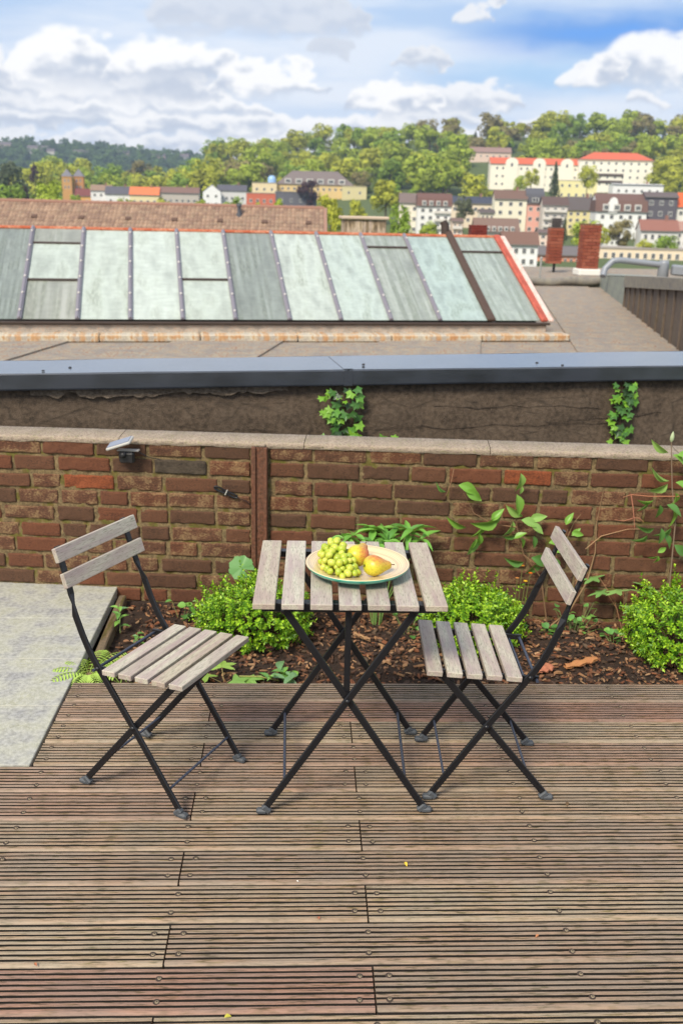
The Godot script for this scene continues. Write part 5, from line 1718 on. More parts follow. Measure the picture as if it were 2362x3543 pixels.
# ---------------------------------------------------------------- fallen bits on the deck
func litter() -> void:
	var pm := func(col: Color, L: float) -> ArrayMesh:
		var b := MB.new()
		b.leaf(T(Vector3.ZERO), L, L * 0.6, 0.35, 0.3, 0.5)
		return b.mesh(mat(col, 0.7))
	for q in [["fallen_petal", "yellow fallen petal on the deck in front of the chair facing the table", 0.305, -2.246, 0.022, rgb(214, 182, 62)], ["fallen_petal", "yellow-green fallen leaflet at the very front of the deck", -0.16, -1.71, 0.026, rgb(190, 182, 66)], ["fallen_petal", "tiny reddish petal on the deck under the angled chair", -0.60, -2.91, 0.018, rgb(150, 84, 60)], ["fallen_petal", "brownish splinter-like petal on the pale board in front of the table", 0.06, -2.02, 0.022, rgb(170, 104, 76)], ["fallen_petal", "orange crumb of bark on the front boards near the angled chair", -0.63, -1.88, 0.016, rgb(160, 96, 62)], ["fallen_petal", "white speck of petal on the reddish board", 0.0, -2.17, 0.010, rgb(220, 216, 206)], ["fallen_petal", "brown curled leaf scrap beside the foot of the chair facing the table", 0.845, -2.53, 0.026, rgb(92, 70, 44)], ["fallen_petal", "tan petal on the boards beyond the reddish plank", 0.62, -1.96, 0.018, rgb(170, 110, 70)]]:
		tag(part(self, q[0], pm.call(q[5], q[4] * 0.7), T(Vector3(q[2], 0.005, q[3]), B(0.1, rr(0, TAU), 0.0))), q[1], "petal")

# ---------------------------------------------------------------- the town across the valley
# kind, label, x, z, base, width, wall height, roof height, depth, roof type, wall colour, roof colour, window columns, storeys, extras
var town_rows := [
	["terraced_house", "narrow cream terraced house with grey-brown roof at the end of the row", 43.7, -410, -7.1, 8.4, 12.8, 3.9, 8.0, "gable", rgb(240, 232, 214), rgb(122, 106, 100), 2, 3, "s"],
	["terraced_house", "white terraced house with reddish-brown mansard roof and tall walls", 52.6, -400, -7.5, 13.5, 12.1, 5.0, 9.5, "mansard", rgb(244, 243, 240), rgb(112, 80, 70), 4, 4, "bd"],
	["terraced_house", "low cream house with dark blue-grey slate roof behind a grey tree", 72.9, -430, -3.2, 19.5, 9.6, 2.9, 13.7, "gable", rgb(240, 222, 196), rgb(66, 70, 84), 6, 2, "s"],
	["terraced_house", "tall cream house with brown roof and chimney beside the pink one", 81.3, -390, -5.7, 12.6, 13.6, 3.4, 8.8, "gable", rgb(246, 238, 214), rgb(118, 92, 80), 3, 4, "c"],
	["terraced_house", "pink house with grey mansard roof and one wide dormer", 90.9, -390, -5.5, 6.6, 12.0, 5.8, 8.0, "mansard", rgb(236, 176, 160), rgb(92, 92, 98), 2, 3, "d1"],
	["terraced_house", "grey apartment house with rows of balconies and brown roof", 96.6, -380, -5.2, 9.5, 11.1, 3.2, 8.0, "gable", rgb(212, 204, 196), rgb(98, 78, 72), 3, 4, "b"],
	["terraced_house", "pale yellow house with long dark grey roof above garden trees", 112.5, -400, -3.6, 11.9, 8.1, 5.2, 8.3, "gable", rgb(238, 226, 168), rgb(96, 88, 86), 4, 3, "s"],
	["terraced_house", "white house with round-topped gable and brown mansard roof", 122.5, -380, -7.0, 19.2, 11.1, 6.8, 13.5, "mansard", rgb(246, 246, 244), rgb(112, 84, 74), 5, 3, "ad"],
	["terraced_house", "slate-clad dark grey house with white round windows", 137.7, -380, -2.6, 12.2, 12.5, 1.9, 8.5, "gable", rgb(98, 94, 102), rgb(104, 92, 90), 3, 3, "w"],
	["terraced_house", "white house with bright orange tiled roof at the picture edge", 149.3, -380, -2.3, 11.0, 8.7, 5.4, 8.0, "gable", rgb(240, 236, 226), rgb(222, 104, 52), 3, 2, "s"],
	["apartment_house", "low white building with long red-brown roof below the slate house", 109.3, -300, -8.8, 11.2, 7.1, 3.3, 8.0, "gable", rgb(236, 234, 230), rgb(148, 100, 86), 5, 2, "s"],
	["apartment_house", "house with broad brown roof and a strip of white dormer windows", 51.8, -264, -7.4, 11.7, 4.8, 3.6, 8.2, "gable", rgb(236, 230, 222), rgb(128, 104, 92), 6, 1, "v"],
	["apartment_house", "plain white block with brown roof close beyond the skylight corner", 53.2, -240, -13.2, 8.6, 8.2, 3.0, 8.0, "gable", rgb(246, 246, 246), rgb(122, 92, 78), 4, 3, "s"],
	["apartment_house", "salmon building with rows of white windows behind the brick chimneys", 67.8, -258, -14.1, 12.0, 6.2, 2.1, 8.4, "gable", rgb(226, 150, 120), rgb(112, 106, 106), 7, 2, "w"],
	["apartment_house", "long low cream and peach building behind the silver duct", 98.3, -276, -13.4, 29.1, 6.8, 0.4, 14.0, "flat", rgb(244, 224, 196), rgb(170, 160, 150), 12, 2, "s"],
	["school_wing", "long cream wing with orange roof and three white curved gables", 155.1, -670, 18.9, 61.0, 15.7, 4.4, 14.0, "gable", rgb(255, 248, 230), rgb(210, 104, 72), 14, 3, "g"],
	["school_building", "large cream block with hipped orange roof on the wooded slope", 205.8, -660, 20.7, 47.8, 17.7, 4.8, 14.0, "hip", rgb(255, 250, 234), rgb(210, 104, 74), 9, 4, "e"],
	["annex", "pale yellow flat-roofed annex below the orange-roofed wing", 159.0, -580, 11.1, 23.2, 10.8, 0.3, 14.0, "flat", rgb(246, 236, 176), rgb(196, 190, 176), 5, 2, "s"],
	["pavilion", "low white pavilion with slightly pitched white roof below the large cream block", 188.6, -560, 12.8, 28.0, 7.2, 0.7, 14.0, "gable", rgb(244, 244, 244), rgb(206, 206, 206), 6, 1, "s"],
	["villa", "pinkish villa half hidden among the hillside trees", 149.5, -810, 43.8, 33.2, 5.9, 4.3, 14.0, "gable", rgb(232, 206, 190), rgb(150, 122, 112), 6, 1, "s"],
	["church_tower", "nearer of two ochre church towers with grey pyramid roof", -142.4, -609, 5.4, 5.7, 12.4, 4.4, 5.7, "pyramid", rgb(206, 158, 98), rgb(126, 124, 132), 2, 3, "s"],
	["church_tower", "second ochre church tower with grey pyramid roof, farther from the grey tree", -136.7, -615, 5.6, 5.8, 12.5, 4.5, 5.8, "pyramid", rgb(198, 142, 84), rgb(126, 124, 132), 2, 3, "s"],
	["house", "small ochre house with maroon roof next to the church towers", -131.1, -600, 0.6, 9.3, 6.2, 4.2, 8.0, "gable", rgb(232, 176, 96), rgb(122, 66, 60), 2, 1, "s"],
	["house", "white house with sandy-brown roof beside the ochre one", -120.5, -600, 0.1, 12.1, 9.9, 3.4, 8.5, "gable", rgb(238, 236, 234), rgb(150, 124, 104), 3, 2, "s"],
	["house", "white-fronted house with wide dark grey roof", -108.7, -592, 0.4, 15.5, 7.8, 4.4, 10.9, "gable", rgb(240, 240, 240), rgb(92, 90, 98), 3, 1, "s"],
	["house", "yellow house with bright orange tiled roof", -91.9, -580, 0.3, 16.5, 7.7, 4.5, 11.6, "gable", rgb(240, 224, 176), rgb(226, 124, 74), 4, 1, "s"],
	["house", "long house with dull brown roof next to the orange-roofed one", -73.9, -584, 0.7, 25.5, 8.9, 3.4, 14.0, "gable", rgb(196, 188, 178), rgb(128, 98, 86), 7, 1, "s"],
	["house", "white house with a pointed white gable facing front", -52.2, -570, 1.2, 10.1, 9.4, 4.0, 8.0, "gablefront", rgb(246, 246, 246), rgb(84, 82, 90), 2, 2, "s"],
	["house", "grey-roofed house adjoining the pointed white gable", -41.6, -580, 2.7, 16.6, 8.9, 3.3, 11.6, "gable", rgb(222, 220, 218), rgb(90, 88, 96), 5, 1, "s"],
	["house", "flat red-orange building in front of the large villa", -21.5, -500, 1.8, 14.4, 7.5, 0.3, 10.1, "flat", rgb(208, 112, 84), rgb(176, 160, 150), 4, 1, "s"],
	["villa_wing", "cream flat-roofed wing with a glass dome beside the large villa", -24.5, -620, 9.6, 15.1, 7.6, 0.3, 10.5, "flat", rgb(240, 220, 178), rgb(170, 160, 150), 3, 1, "o"],
	["villa", "large ochre villa with broad hipped grey-brown roof and dormers", 6.8, -630, 11.6, 48.2, 5.7, 8.2, 14.0, "hip", rgb(232, 202, 142), rgb(124, 112, 108), 12, 1, "d5"],
	["villa_wing", "pale yellow boxy extension at the far end of the large villa", 31.3, -624, 9.0, 15.3, 7.5, 0.3, 10.7, "flat", rgb(222, 210, 160), rgb(210, 196, 160), 2, 1, "s"],
	["house", "dark grey low building under the copper beech", -4.5, -560, 2.3, 23.2, 8.8, 0.5, 14.0, "flat", rgb(104, 104, 112), rgb(128, 126, 130), 4, 1, "s"],
	["apartment_house", "tall pinkish cream house just beside the slim cowled chimney", 74.4, -300, -11.5, 4.9, 8.5, 0.9, 8.0, "gable", rgb(240, 216, 200), rgb(112, 92, 86), 2, 4, "s"],
	["apartment_house", "house with dark grey roof between the two brick chimneys", 76.9, -280, -11.9, 6.0, 3.9, 1.7, 8.0, "gable", rgb(236, 228, 216), rgb(78, 76, 80), 4, 2, "s"],
	["pavilion", "small white flat building among the garden trees", 104.2, -330, -7.5, 5.7, 2.5, 0.6, 8.0, "flat", rgb(244, 244, 242), rgb(210, 206, 198), 3, 1, "s"],
	["apartment_house", "white house with pinkish roof cut by the picture edge", 121.3, -310, -6.9, 5.8, 5.3, 2.9, 8.0, "gable", rgb(240, 236, 232), rgb(172, 134, 120), 3, 2, "s"],
	["house", "small cream house with a dark roof below the slate-roofed row", 64.9, -350, -3.7, 5.0, 6.2, 1.2, 8.0, "gable", rgb(240, 226, 204), rgb(96, 84, 80), 3, 2, "s"],
	["house", "narrow brown-balconied cream house beside the grey-green willow", 49.8, -320, -5.5, 3.4, 5.0, 1.1, 8.0, "gable", rgb(232, 208, 186), rgb(120, 96, 86), 2, 2, "b"],
]
var trees_by_name := [   # label, x, z, top, width, species
	["broad light green tree at the near end of the villa extension", 36.2, -440, 15.9, 16.1, "light"],
	["dense mid green tree just beyond the pale rendered shaft", 14.7, -150, 3.0, 3.9, "green"],
	["grey-green willow between the white house and the slate-roofed house", 61.1, -380, 9.2, 8.2, "grey"],
	["bright green bush-like tree before the white terraced house", 32.9, -260, 0.0, 5.6, "bright"],
	["rounded yellow-green tree above the slate roof", 89.6, -520, 23.1, 20.5, "light"],
	["dark conifer in front of the cream wing", 140.7, -560, 30.9, 7.9, "conifer"],
	["olive tree before the nearer curved gable", 132.0, -580, 28.7, 9.8, "light"],
	["olive-green tree before the large cream block", 153.6, -540, 28.9, 11.1, "light"],
	["small conifer below the yellow house", 87.6, -330, 1.9, 3.1, "conifer"],
	["light green garden tree below the yellow house", 91.8, -320, 0.9, 11.7, "bright"],
	["brownish-green garden tree below the white round-gabled house", 100.0, -310, 1.5, 9.0, "brown"],
	["pale green tree between two garden trees below the row", 91.6, -300, -0.8, 5.6, "light"],
	["mid green tree in front of the low red-brown roofed building", 104.1, -280, -2.6, 7.9, "green"],
	["light green bushes before the low white building", 99.2, -282, -3.7, 6.1, "light"],
	["light green tree at the gable end of the tiled roof", 4.8, -180, 4.6, 5.4, "light"],
	["yellow-green bush close to the tiled roof verge", 2.3, -120, 2.5, 2.2, "bright"],
	["dark copper beech in front of the large villa", 1.6, -560, 18.0, 14.2, "copper"],
	["bright green tree before the church towers", -76.3, -300, 9.1, 12.9, "bright"],
	["small dark green tree at the foot of the second tower", -65.8, -290, 4.7, 4.6, "green"],
	["narrow copper-leaved tree beside the bright green one", -116.5, -420, 8.9, 5.9, "copper"],
	["big grey-green tree at the picture edge", -144.8, -500, 22.8, 17.8, "pale"],
	["lower mid green tree below the grey-green one", -110.5, -380, 9.2, 12.5, "green"],
	["light green tree crown above the bright green tree", -180.2, -700, 30.2, 23.0, "light"],
	["light yellow-green tree behind the church towers", -171.8, -740, 31.1, 24.3, "light"],
	["small dark red tree crown on the slope", -182.7, -690, 28.0, 6.5, "copper"],
	["yellow-green bush before the wide dark grey roof", -47.6, -270, 3.7, 6.3, "bright"],
	["yellowish bush in front of the long brown-roofed house", -37.2, -270, 4.3, 6.6, "light"],
	["yellow-green hedge tree before the pointed white gable", -27.4, -260, 4.4, 6.8, "bright"],
	["mid green bush beside the grey-roofed house", -18.6, -260, 5.0, 7.3, "green"],
	["bright green bush in front of the red-orange building", -5.5, -240, 4.7, 5.2, "bright"],
	["small yellow-green bush in front of the red-orange building", -10.0, -235, 3.9, 4.4, "light"],
	["light green bushy tree below the villa extension", 16.0, -300, 5.6, 7.0, "light"],
	["mid green tree above the narrow cream house", 56.0, -500, 12.0, 9.4, "green"],
	["bright green shrub before the cream wing", 129.8, -600, 25.0, 8.4, "bright"],
	["light green tree beside the white pavilion", 228.4, -620, 30.0, 14.5, "light"],
	["light green tree above the orange-roofed house", -87.0, -690, 27.4, 19.4, "light"],
	["yellow-green tree above the wide dark grey roof", -110.8, -700, 24.3, 23.0, "light"],
	["bright green tree above the sandy-brown roof", -133.2, -700, 22.9, 19.7, "bright"],
	["dark green tree above the pointed white gable", -64.9, -690, 29.9, 19.4, "green"],
	["yellow-green tree above the grey-roofed house", -41.8, -700, 32.6, 23.0, "light"],
]

var _flat := {}
func plain(c: Color, rough := 0.85) -> StandardMaterial3D:
	if not _flat.has(c):
		_flat[c] = mat(c, rough, t_speck, Vector3(0.3, 0.3, 0.3), true)
	return _flat[c]

var win_mesh: ArrayMesh
func windows(b: Node3D, x0: float, x1: float, y0: float, y1: float, cols: int, rows: int, z := 0.0) -> void:
	for r in rows:
		for c in cols:
			var w := (x1 - x0) / cols
			var h := (y1 - y0) / rows
			var s := Vector3(minf(w * 0.5, 1.5), minf(h * 0.55, 1.7), 1.0)
			part(b, "window", win_mesh, T(Vector3(x0 + w * (c + 0.5), y0 + h * (r + 0.52), z), Basis.from_scale(s)))

func town() -> void:
	var fm := MB.new()
	for q in [[0.0, 0.46, 1.0, 0.08], [0.0, -0.46, 1.0, 0.08], [-0.46, 0.0, 0.08, 0.84], [0.46, 0.0, 0.08, 0.84], [0.0, 0.0, 0.06, 0.84]]:
		fm.bx(Vector3(q[0], q[1], 0.04), Vector3(q[2], q[3], 0.08))
	var pn := MB.new()
	pn.bx(Vector3(0, 0, 0.015), Vector3(0.96, 0.96, 0.03))
	win_mesh = pn.add(fm.mesh(m_white), mat(rgb(62, 66, 74), 0.25))
	for q in town_rows:
		house(q)
	far_hill_houses()
	tiled_roof()

func house(q: Array) -> void:
	var x: float = q[2]
	var z: float = q[3]
	var W: float = q[5]
	var H: float = q[6]
	var R: float = q[7]
	var Dp: float = q[8]
	var kind: String = q[9]
	var op: String = q[14]
	var cat: String = "tower" if q[0] == "church_tower" else "house" if q[0] in ["terraced_house", "house", "apartment_house"] else "building"
	var b := thing(q[0], q[1], cat, Vector3(x, q[4], z), -atan2(x, -z) * 0.35, "town houses below the wooded hill" if cat == "house" else "")
	var mw := plain(q[10])
	var mr := plain(q[11], 0.8)
	var under: float = q[4] - land_y(x / -z, -z) + 1.5
	var wl := MB.new()
	wl.bx(Vector3(0, (H - maxf(under, 1.0)) * 0.5, -Dp * 0.5), Vector3(W, H + maxf(under, 1.0), Dp))
	var rf := MB.new()
	var o := 0.35
	var wall_m := wl
	match kind:
		"gable", "mansard":
			var f := 0.0
			var y := H
			if kind == "mansard":
				f = Dp * 0.12
				y = H + R * 0.62
				rf.face([Vector3(-W / 2 - o, H, 0.3), Vector3(W / 2 + o, H, 0.3), Vector3(W / 2 + o, y, -f), Vector3(-W / 2 - o, y, -f)], Vector3(0, H, -Dp / 2))
				rf.face([Vector3(-W / 2 - o, H, -Dp - 0.3), Vector3(W / 2 + o, H, -Dp - 0.3), Vector3(W / 2 + o, y, -Dp + f), Vector3(-W / 2 - o, y, -Dp + f)], Vector3(0, H, -Dp / 2))
				for s in [-1.0, 1.0]:
					rf.face([Vector3(s * (W / 2 + o), H, 0.3), Vector3(s * (W / 2 + o), y, -f), Vector3(s * (W / 2 + o), y, -Dp + f), Vector3(s * (W / 2 + o), H, -Dp - 0.3)], Vector3(0, H, -Dp / 2))
			var ft := -f + (0.4 if kind == "gable" else 0.0)
			for s in [0, 1]:
				var za := ft if s == 0 else -Dp - ft
				var a := [Vector3(-W / 2 - o, y, za), Vector3(W / 2 + o, y, za), Vector3(W / 2 + o, H + R, -Dp / 2), Vector3(-W / 2 - o, H + R, -Dp / 2)]
				rf.face(a.duplicate(), Vector3(0, y - 2, -Dp / 2))
			rf.face([Vector3(-W / 2 - o, y, ft), Vector3(W / 2 + o, y, ft), Vector3(W / 2 + o, y - 0.25, ft), Vector3(-W / 2 - o, y - 0.25, ft)], Vector3(0, y, -Dp / 2))
			for s in [-1.0, 1.0]:
				wall_m.face([Vector3(s * W / 2, y, -f), Vector3(s * W / 2, y, -Dp + f), Vector3(s * W / 2, H + R - 0.15, -Dp / 2)], Vector3(0, y, -Dp / 2))
		"gablefront":
			for s in [-1.0, 1.0]:
				rf.face([Vector3(s * (W / 2 + o), H - 0.2, o), Vector3(0, H + R, o), Vector3(0, H + R, -Dp), Vector3(s * (W / 2 + o), H - 0.2, -Dp)], Vector3(0, H - 3, -Dp / 2))
			wall_m.face([Vector3(-W / 2, H, 0), Vector3(W / 2, H, 0), Vector3(0, H + R - 0.2, 0)], Vector3(0, H, -Dp / 2))
		"hip", "pyramid":
			var rx := maxf(W / 2 - Dp * 0.7, 0.0) if kind == "hip" else 0.0
			var c := [Vector3(-W / 2 - o, H, o), Vector3(W / 2 + o, H, o), Vector3(W / 2 + o, H, -Dp - o), Vector3(-W / 2 - o, H, -Dp - o)]
			var t := [Vector3(-rx, H + R, -Dp / 2), Vector3(rx, H + R, -Dp / 2)]
			var m := Vector3(0, H - 4, -Dp / 2)
			rf.face([c[0], c[1], t[1], t[0]], m)
			rf.face([c[2], c[3], t[0], t[1]], m)
			rf.face([c[0], c[3], t[0]], m)
			rf.face([c[1], c[2], t[1]], m)
		"flat":
			rf.bx(Vector3(0, H + R * 0.5, -Dp / 2), Vector3(W + 0.4, R, Dp + 0.4))
	part(b, "wall", wl.mesh(mw))
	if kind in ["gable", "hip", "mansard"]:
		var gu := MB.new()
		gu.bx(Vector3(0, H - 0.12, 0.42), Vector3(W + 0.6, 0.28, 0.3))
		part(b, "gutter", gu.mesh(plain(rgb(120, 116, 112))))
	var rp := part(b, "roof", rf.mesh(mr))
	if q[0] == "church_tower":
		windows(b, -W * 0.36, W * 0.36, H * 0.35, H * 0.95, 2, 2)
		var cn := MB.new()
		cn.bx(Vector3(0, H * 0.98, -Dp / 2), Vector3(W + 0.5, 0.5, Dp + 0.5))
		part(b, "cornice", cn.mesh(mw))
		return
	windows(b, -W * 0.46, W * 0.46, 0.3, H - 0.3, q[12], q[13])
	if op.contains("b"):
		for r in q[13]:
			var bl := MB.new()
			var bw := W * (0.5 if op.contains("d") else 0.9)
			bl.bx(Vector3(W * 0.5 - bw * 0.5 if op.contains("d") else 0.0, (r + 0.25) * H / q[13], 0.55), Vector3(bw, 1.0, 1.1))
			part(b, "balcony", bl.mesh(plain(rgb(226, 220, 212))))
	if op.contains("d") or op.contains("v"):
		var n := 4 if op == "bd" or op == "ad" else 6 if op.contains("v") or op.contains("5") else 1
		for k in n:
			var cx := -W * 0.42 + W * 0.84 * (k + 0.5) / n
			var dw := W * 0.84 / n * 0.6
			var dh := R * 0.36
			var dm := MB.new()
			dm.bx(Vector3(cx, H + dh * 0.62, -0.9 if op.contains("5") else -0.2), Vector3(dw, dh, 1.6))
			var dn := part(rp, "dormer", dm.mesh(plain(rgb(214, 210, 206)) if not op.contains("1") else plain(rgb(90, 90, 96))))
			part(dn, "window", win_mesh, T(Vector3(cx, H + dh * 0.62, (-0.1 if op.contains("5") else 0.6)), Basis.from_scale(Vector3(dw * 0.8, dh * 0.75, 1))))
	if op.contains("a"):
		var g := MB.new()
		var pts := [Vector3(-1.7, H, 0.5), Vector3(1.7, H, 0.5)]
		for k in 9:
			var a := PI * k / 8.0
			pts.append(Vector3(cos(a) * 1.7, H + R * 0.45 + sin(a) * 2.2, 0.5))
		g.face(pts.duplicate(), Vector3(0, H, -9))
		g.bx(Vector3(0, H + R * 0.2, -0.6), Vector3(3.4, R * 0.6, 2.1))
		part(b, "round_gable", g.mesh(mw), T(Vector3(-W * 0.18, 0, 0)))
	if op.contains("g"):
		for k in 3:
			var g := MB.new()
			var gx: float = [-W * 0.27, W * 0.03, W * 0.33][k]
			var pts := [Vector3(-4.2, H - 3.0, 0.8), Vector3(4.2, H - 3.0, 0.8)]
			for s in 13:
				var a := PI * s / 12.0
				pts.append(Vector3(cos(a) * 4.2, H + 0.6 + sin(a) * 3.4, 0.8))
			g.face(pts.duplicate(), Vector3(0, H, -9))
			g.bx(Vector3(0, H * 0.5, 0.15), Vector3(8.4, H + 1.0, 1.25))
			part(b, "curved_gable", g.mesh(mw), T(Vector3(gx, 0, 0)))
			part(b, "window", win_mesh, T(Vector3(gx, H - 0.5, 0.8), Basis.from_scale(Vector3(1.6, 2.4, 1))))
	if op.contains("e"):
		for k in 2:
			var lg := MB.new()
			lg.bx(Vector3(-W * 0.1, H * (0.22 + 0.24 * k), 0.2), Vector3(W * 0.42, 1.7, 0.5))
			part(b, "loggia", lg.mesh(plain(rgb(96, 84, 76))))
		var cn := MB.new()
		cn.bx(Vector3(0, H - 0.5, 0.1), Vector3(W + 0.6, 0.8, 0.6))
		part(b, "cornice", cn.mesh(plain(rgb(214, 190, 160))))
	if op.contains("o"):
		var dm := MB.new()
		dm.lathe(T(Vector3(W * 0.3, H + 0.3, -Dp / 2)), [Vector2(2.6, 0), Vector2(2.6, 2.0), Vector2(2.2, 3.4), Vector2(1.2, 4.2), Vector2(0, 4.4)], 12)
		part(b, "glass_dome", dm.mesh(mat(rgb(150, 186, 226), 0.12)))
	if op.contains("c") or op == "s" and kind == "gable" and W > 10.0:
		var cm := MB.new()
		cm.bx(Vector3(W * 0.22, H + R + 0.2, -Dp * 0.5), Vector3(0.9, 2.2, 0.9))
		part(rp, "chimney", cm.mesh(plain(rgb(150, 110, 96))))

func far_hill_houses() -> void:
	var names := ["pale house block", "whitish house", "grey gabled house", "pinkish house block"]
	var spots := [[110, 348, 30], [165, 352, 34], [225, 356, 22], [60, 346, 24], [275, 350, 18], [185, 345, 16], [350, 362, 18], [320, 372, 22]]
	for k in spots.size():
		var x: float = -780.0 + spots[k][0] * 1.52
		var z := -2080.0 + (k % 3) * 40.0
		var y: float = land_y(x / -z, -z) + 8.0
		var W: float = spots[k][2] * 1.3
		var b := thing("hill_house", names[k % 4] + [" first along the far wooded ridge", " beside a second block on the far ridge", " lowest on the far ridge", " standing alone on the far ridge", " high among firs on the far ridge", " behind the larger blocks of the far ridge", " near where the far ridge falls away", " at the foot of the far ridge"][k], "house", Vector3(x, y, z), 0.0, "houses on the far ridge")
		var w := MB.new()
		w.bx(Vector3(0, 0, -6), Vector3(W, 18, 12))
		part(b, "wall", w.mesh(plain([rgb(196, 178, 168), rgb(206, 200, 194), rgb(150, 146, 150), rgb(188, 160, 150)][k % 4])))
		var r := MB.new()
		for s in [0.6, -12.6]:
			r.face([Vector3(-W / 2 - 0.5, 9, s), Vector3(W / 2 + 0.5, 9, s), Vector3(W / 2 + 0.5, 14, -6), Vector3(-W / 2 - 0.5, 14, -6)], Vector3(0, 0, -6))
		part(b, "roof", r.mesh(plain(rgb(110, 100, 100))))

func tiled_roof() -> void:
	# pantiles on the slope that faces the terrace
	var b := thing("tiled_roof_building", "long building with brown pantile roof behind the skylight", "building", Vector3(-24.0, 1.86, -60.4), -0.003)
	var L := 25.3
	var s := MB.new()
	var tw := 0.24
	var nt := int(L / tw)
	var c30 := cos(0.56)
	var s30 := sin(0.56)
	var m := mat(Color.WHITE, 0.85, t_brick, Vector3(0.6, 0.6, 0.6))
	m.vertex_color_use_as_albedo = true
	m.vertex_color_is_srgb = true
	var tones := [rgb(166, 138, 118), rgb(154, 128, 110), rgb(174, 146, 124), rgb(148, 122, 106), rgb(162, 138, 118)]
	for r in 16:
		for k in nt:
			s.col = pick(tones)
			var a := r * 0.34
			var pts := []
			for i in 4:
				var q := i / 3.0
				var h := 0.045 * sin(q * PI * 1.0) + 0.006
				var x := k * tw + q * tw
				var lo := a + 0.37
				pts.append([Vector3(x, -a * s30 + (h + 0.0) * c30, a * c30 + h * s30), Vector3(x, -lo * s30 + (h + 0.035) * c30, lo * c30 + (h + 0.035) * s30)])
			for i in 3:
				s.quad(pts[i][1], pts[i + 1][1], pts[i + 1][0], pts[i][0])
				s.quad(pts[i][1] - Vector3(0, 0.04, 0), pts[i + 1][1] - Vector3(0, 0.04, 0), pts[i + 1][1], pts[i][1])
	part(b, "roof_tiles", s.mesh(m)).set_meta("kind", "stuff")
	var rd := MB.new()
	for k in int(L / 0.4):
		rd.lathe(T(Vector3(k * 0.4 + 0.41, 0.02, -0.02), B(0, 0, PI / 2)), [Vector2(0.12, 0), Vector2(0.13, 0.2), Vector2(0.145, 0.42)], 10)
	part(b, "ridge_tiles", rd.mesh(mat(rgb(150, 112, 96), 0.85))).set_meta("kind", "stuff")
	var w := MB.new()
	w.face([Vector3(0, -14, 4.0), Vector3(L, -14, 4.0), Vector3(L, -2.8, 4.4), Vector3(0, -2.8, 4.4)], Vector3(9, -5, 0))
	w.face([Vector3(L - 0.1, -0.08, 0), Vector3(L - 0.1, -2.95, 4.5), Vector3(L - 0.1, -14, 4.5), Vector3(L - 0.1, -14, -4.5), Vector3(L - 0.1, -2.95, -4.5)], Vector3(0, -5, 0))
	part(b, "wall", w.mesh(plain(rgb(200, 190, 176))))
	var bk := MB.new()
	bk.face([Vector3(0, 0, 0), Vector3(L, 0, 0), Vector3(L, -2.9, -4.6), Vector3(0, -2.9, -4.6)], Vector3(9, -9, 0))
	part(b, "far_slope", bk.mesh(plain(rgb(160, 126, 110))))
	var vg := MB.new()
	vg.bar([Vector3(L, 0.02, 0), Vector3(L, -2.92, 4.66)], [Vector3(1, 0, 0)], 0.2, 0.12)
	part(b, "verge", vg.mesh(mat(rgb(150, 116, 100), 0.85)))
	for x in [90, 199, 305, 412, 517, 620, 722]:
		var v := MB.new()
		v.box(T(Vector3(5.9 + x * 0.02545, -0.80, 1.42), B(0.56)), Vector3(0.34, 0.10, 0.3), 0.03)
		part(b, "vent_tile", v.mesh(mat(rgb(96, 74, 64), 0.9)))
	for x in [555, 572]:
		var v := MB.new()
		v.box(T(Vector3(5.9 + x * 0.02545, -1.42, 2.42), B(0.2)), Vector3(0.26, 0.26, 0.25), 0.04)
		part(b, "vent_pipe", v.mesh(mat(rgb(84, 70, 64), 0.9)))
	var f := MB.new()
	f.lathe(T(Vector3(5.9 + 560 * 0.02545, -0.75, 0.8)), [Vector2(0.2, 0), Vector2(0.2, 0.34), Vector2(0.12, 0.42), Vector2(0.12, 0.74), Vector2(0.17, 0.78), Vector2(0.15, 0.92), Vector2(0, 0.95)], 12)
	part(b, "flue_pipe", f.mesh(mat(rgb(74, 76, 84), 0.6)))

# ---------------------------------------------------------------- trees
var crowns := []
var m_leaf := {}

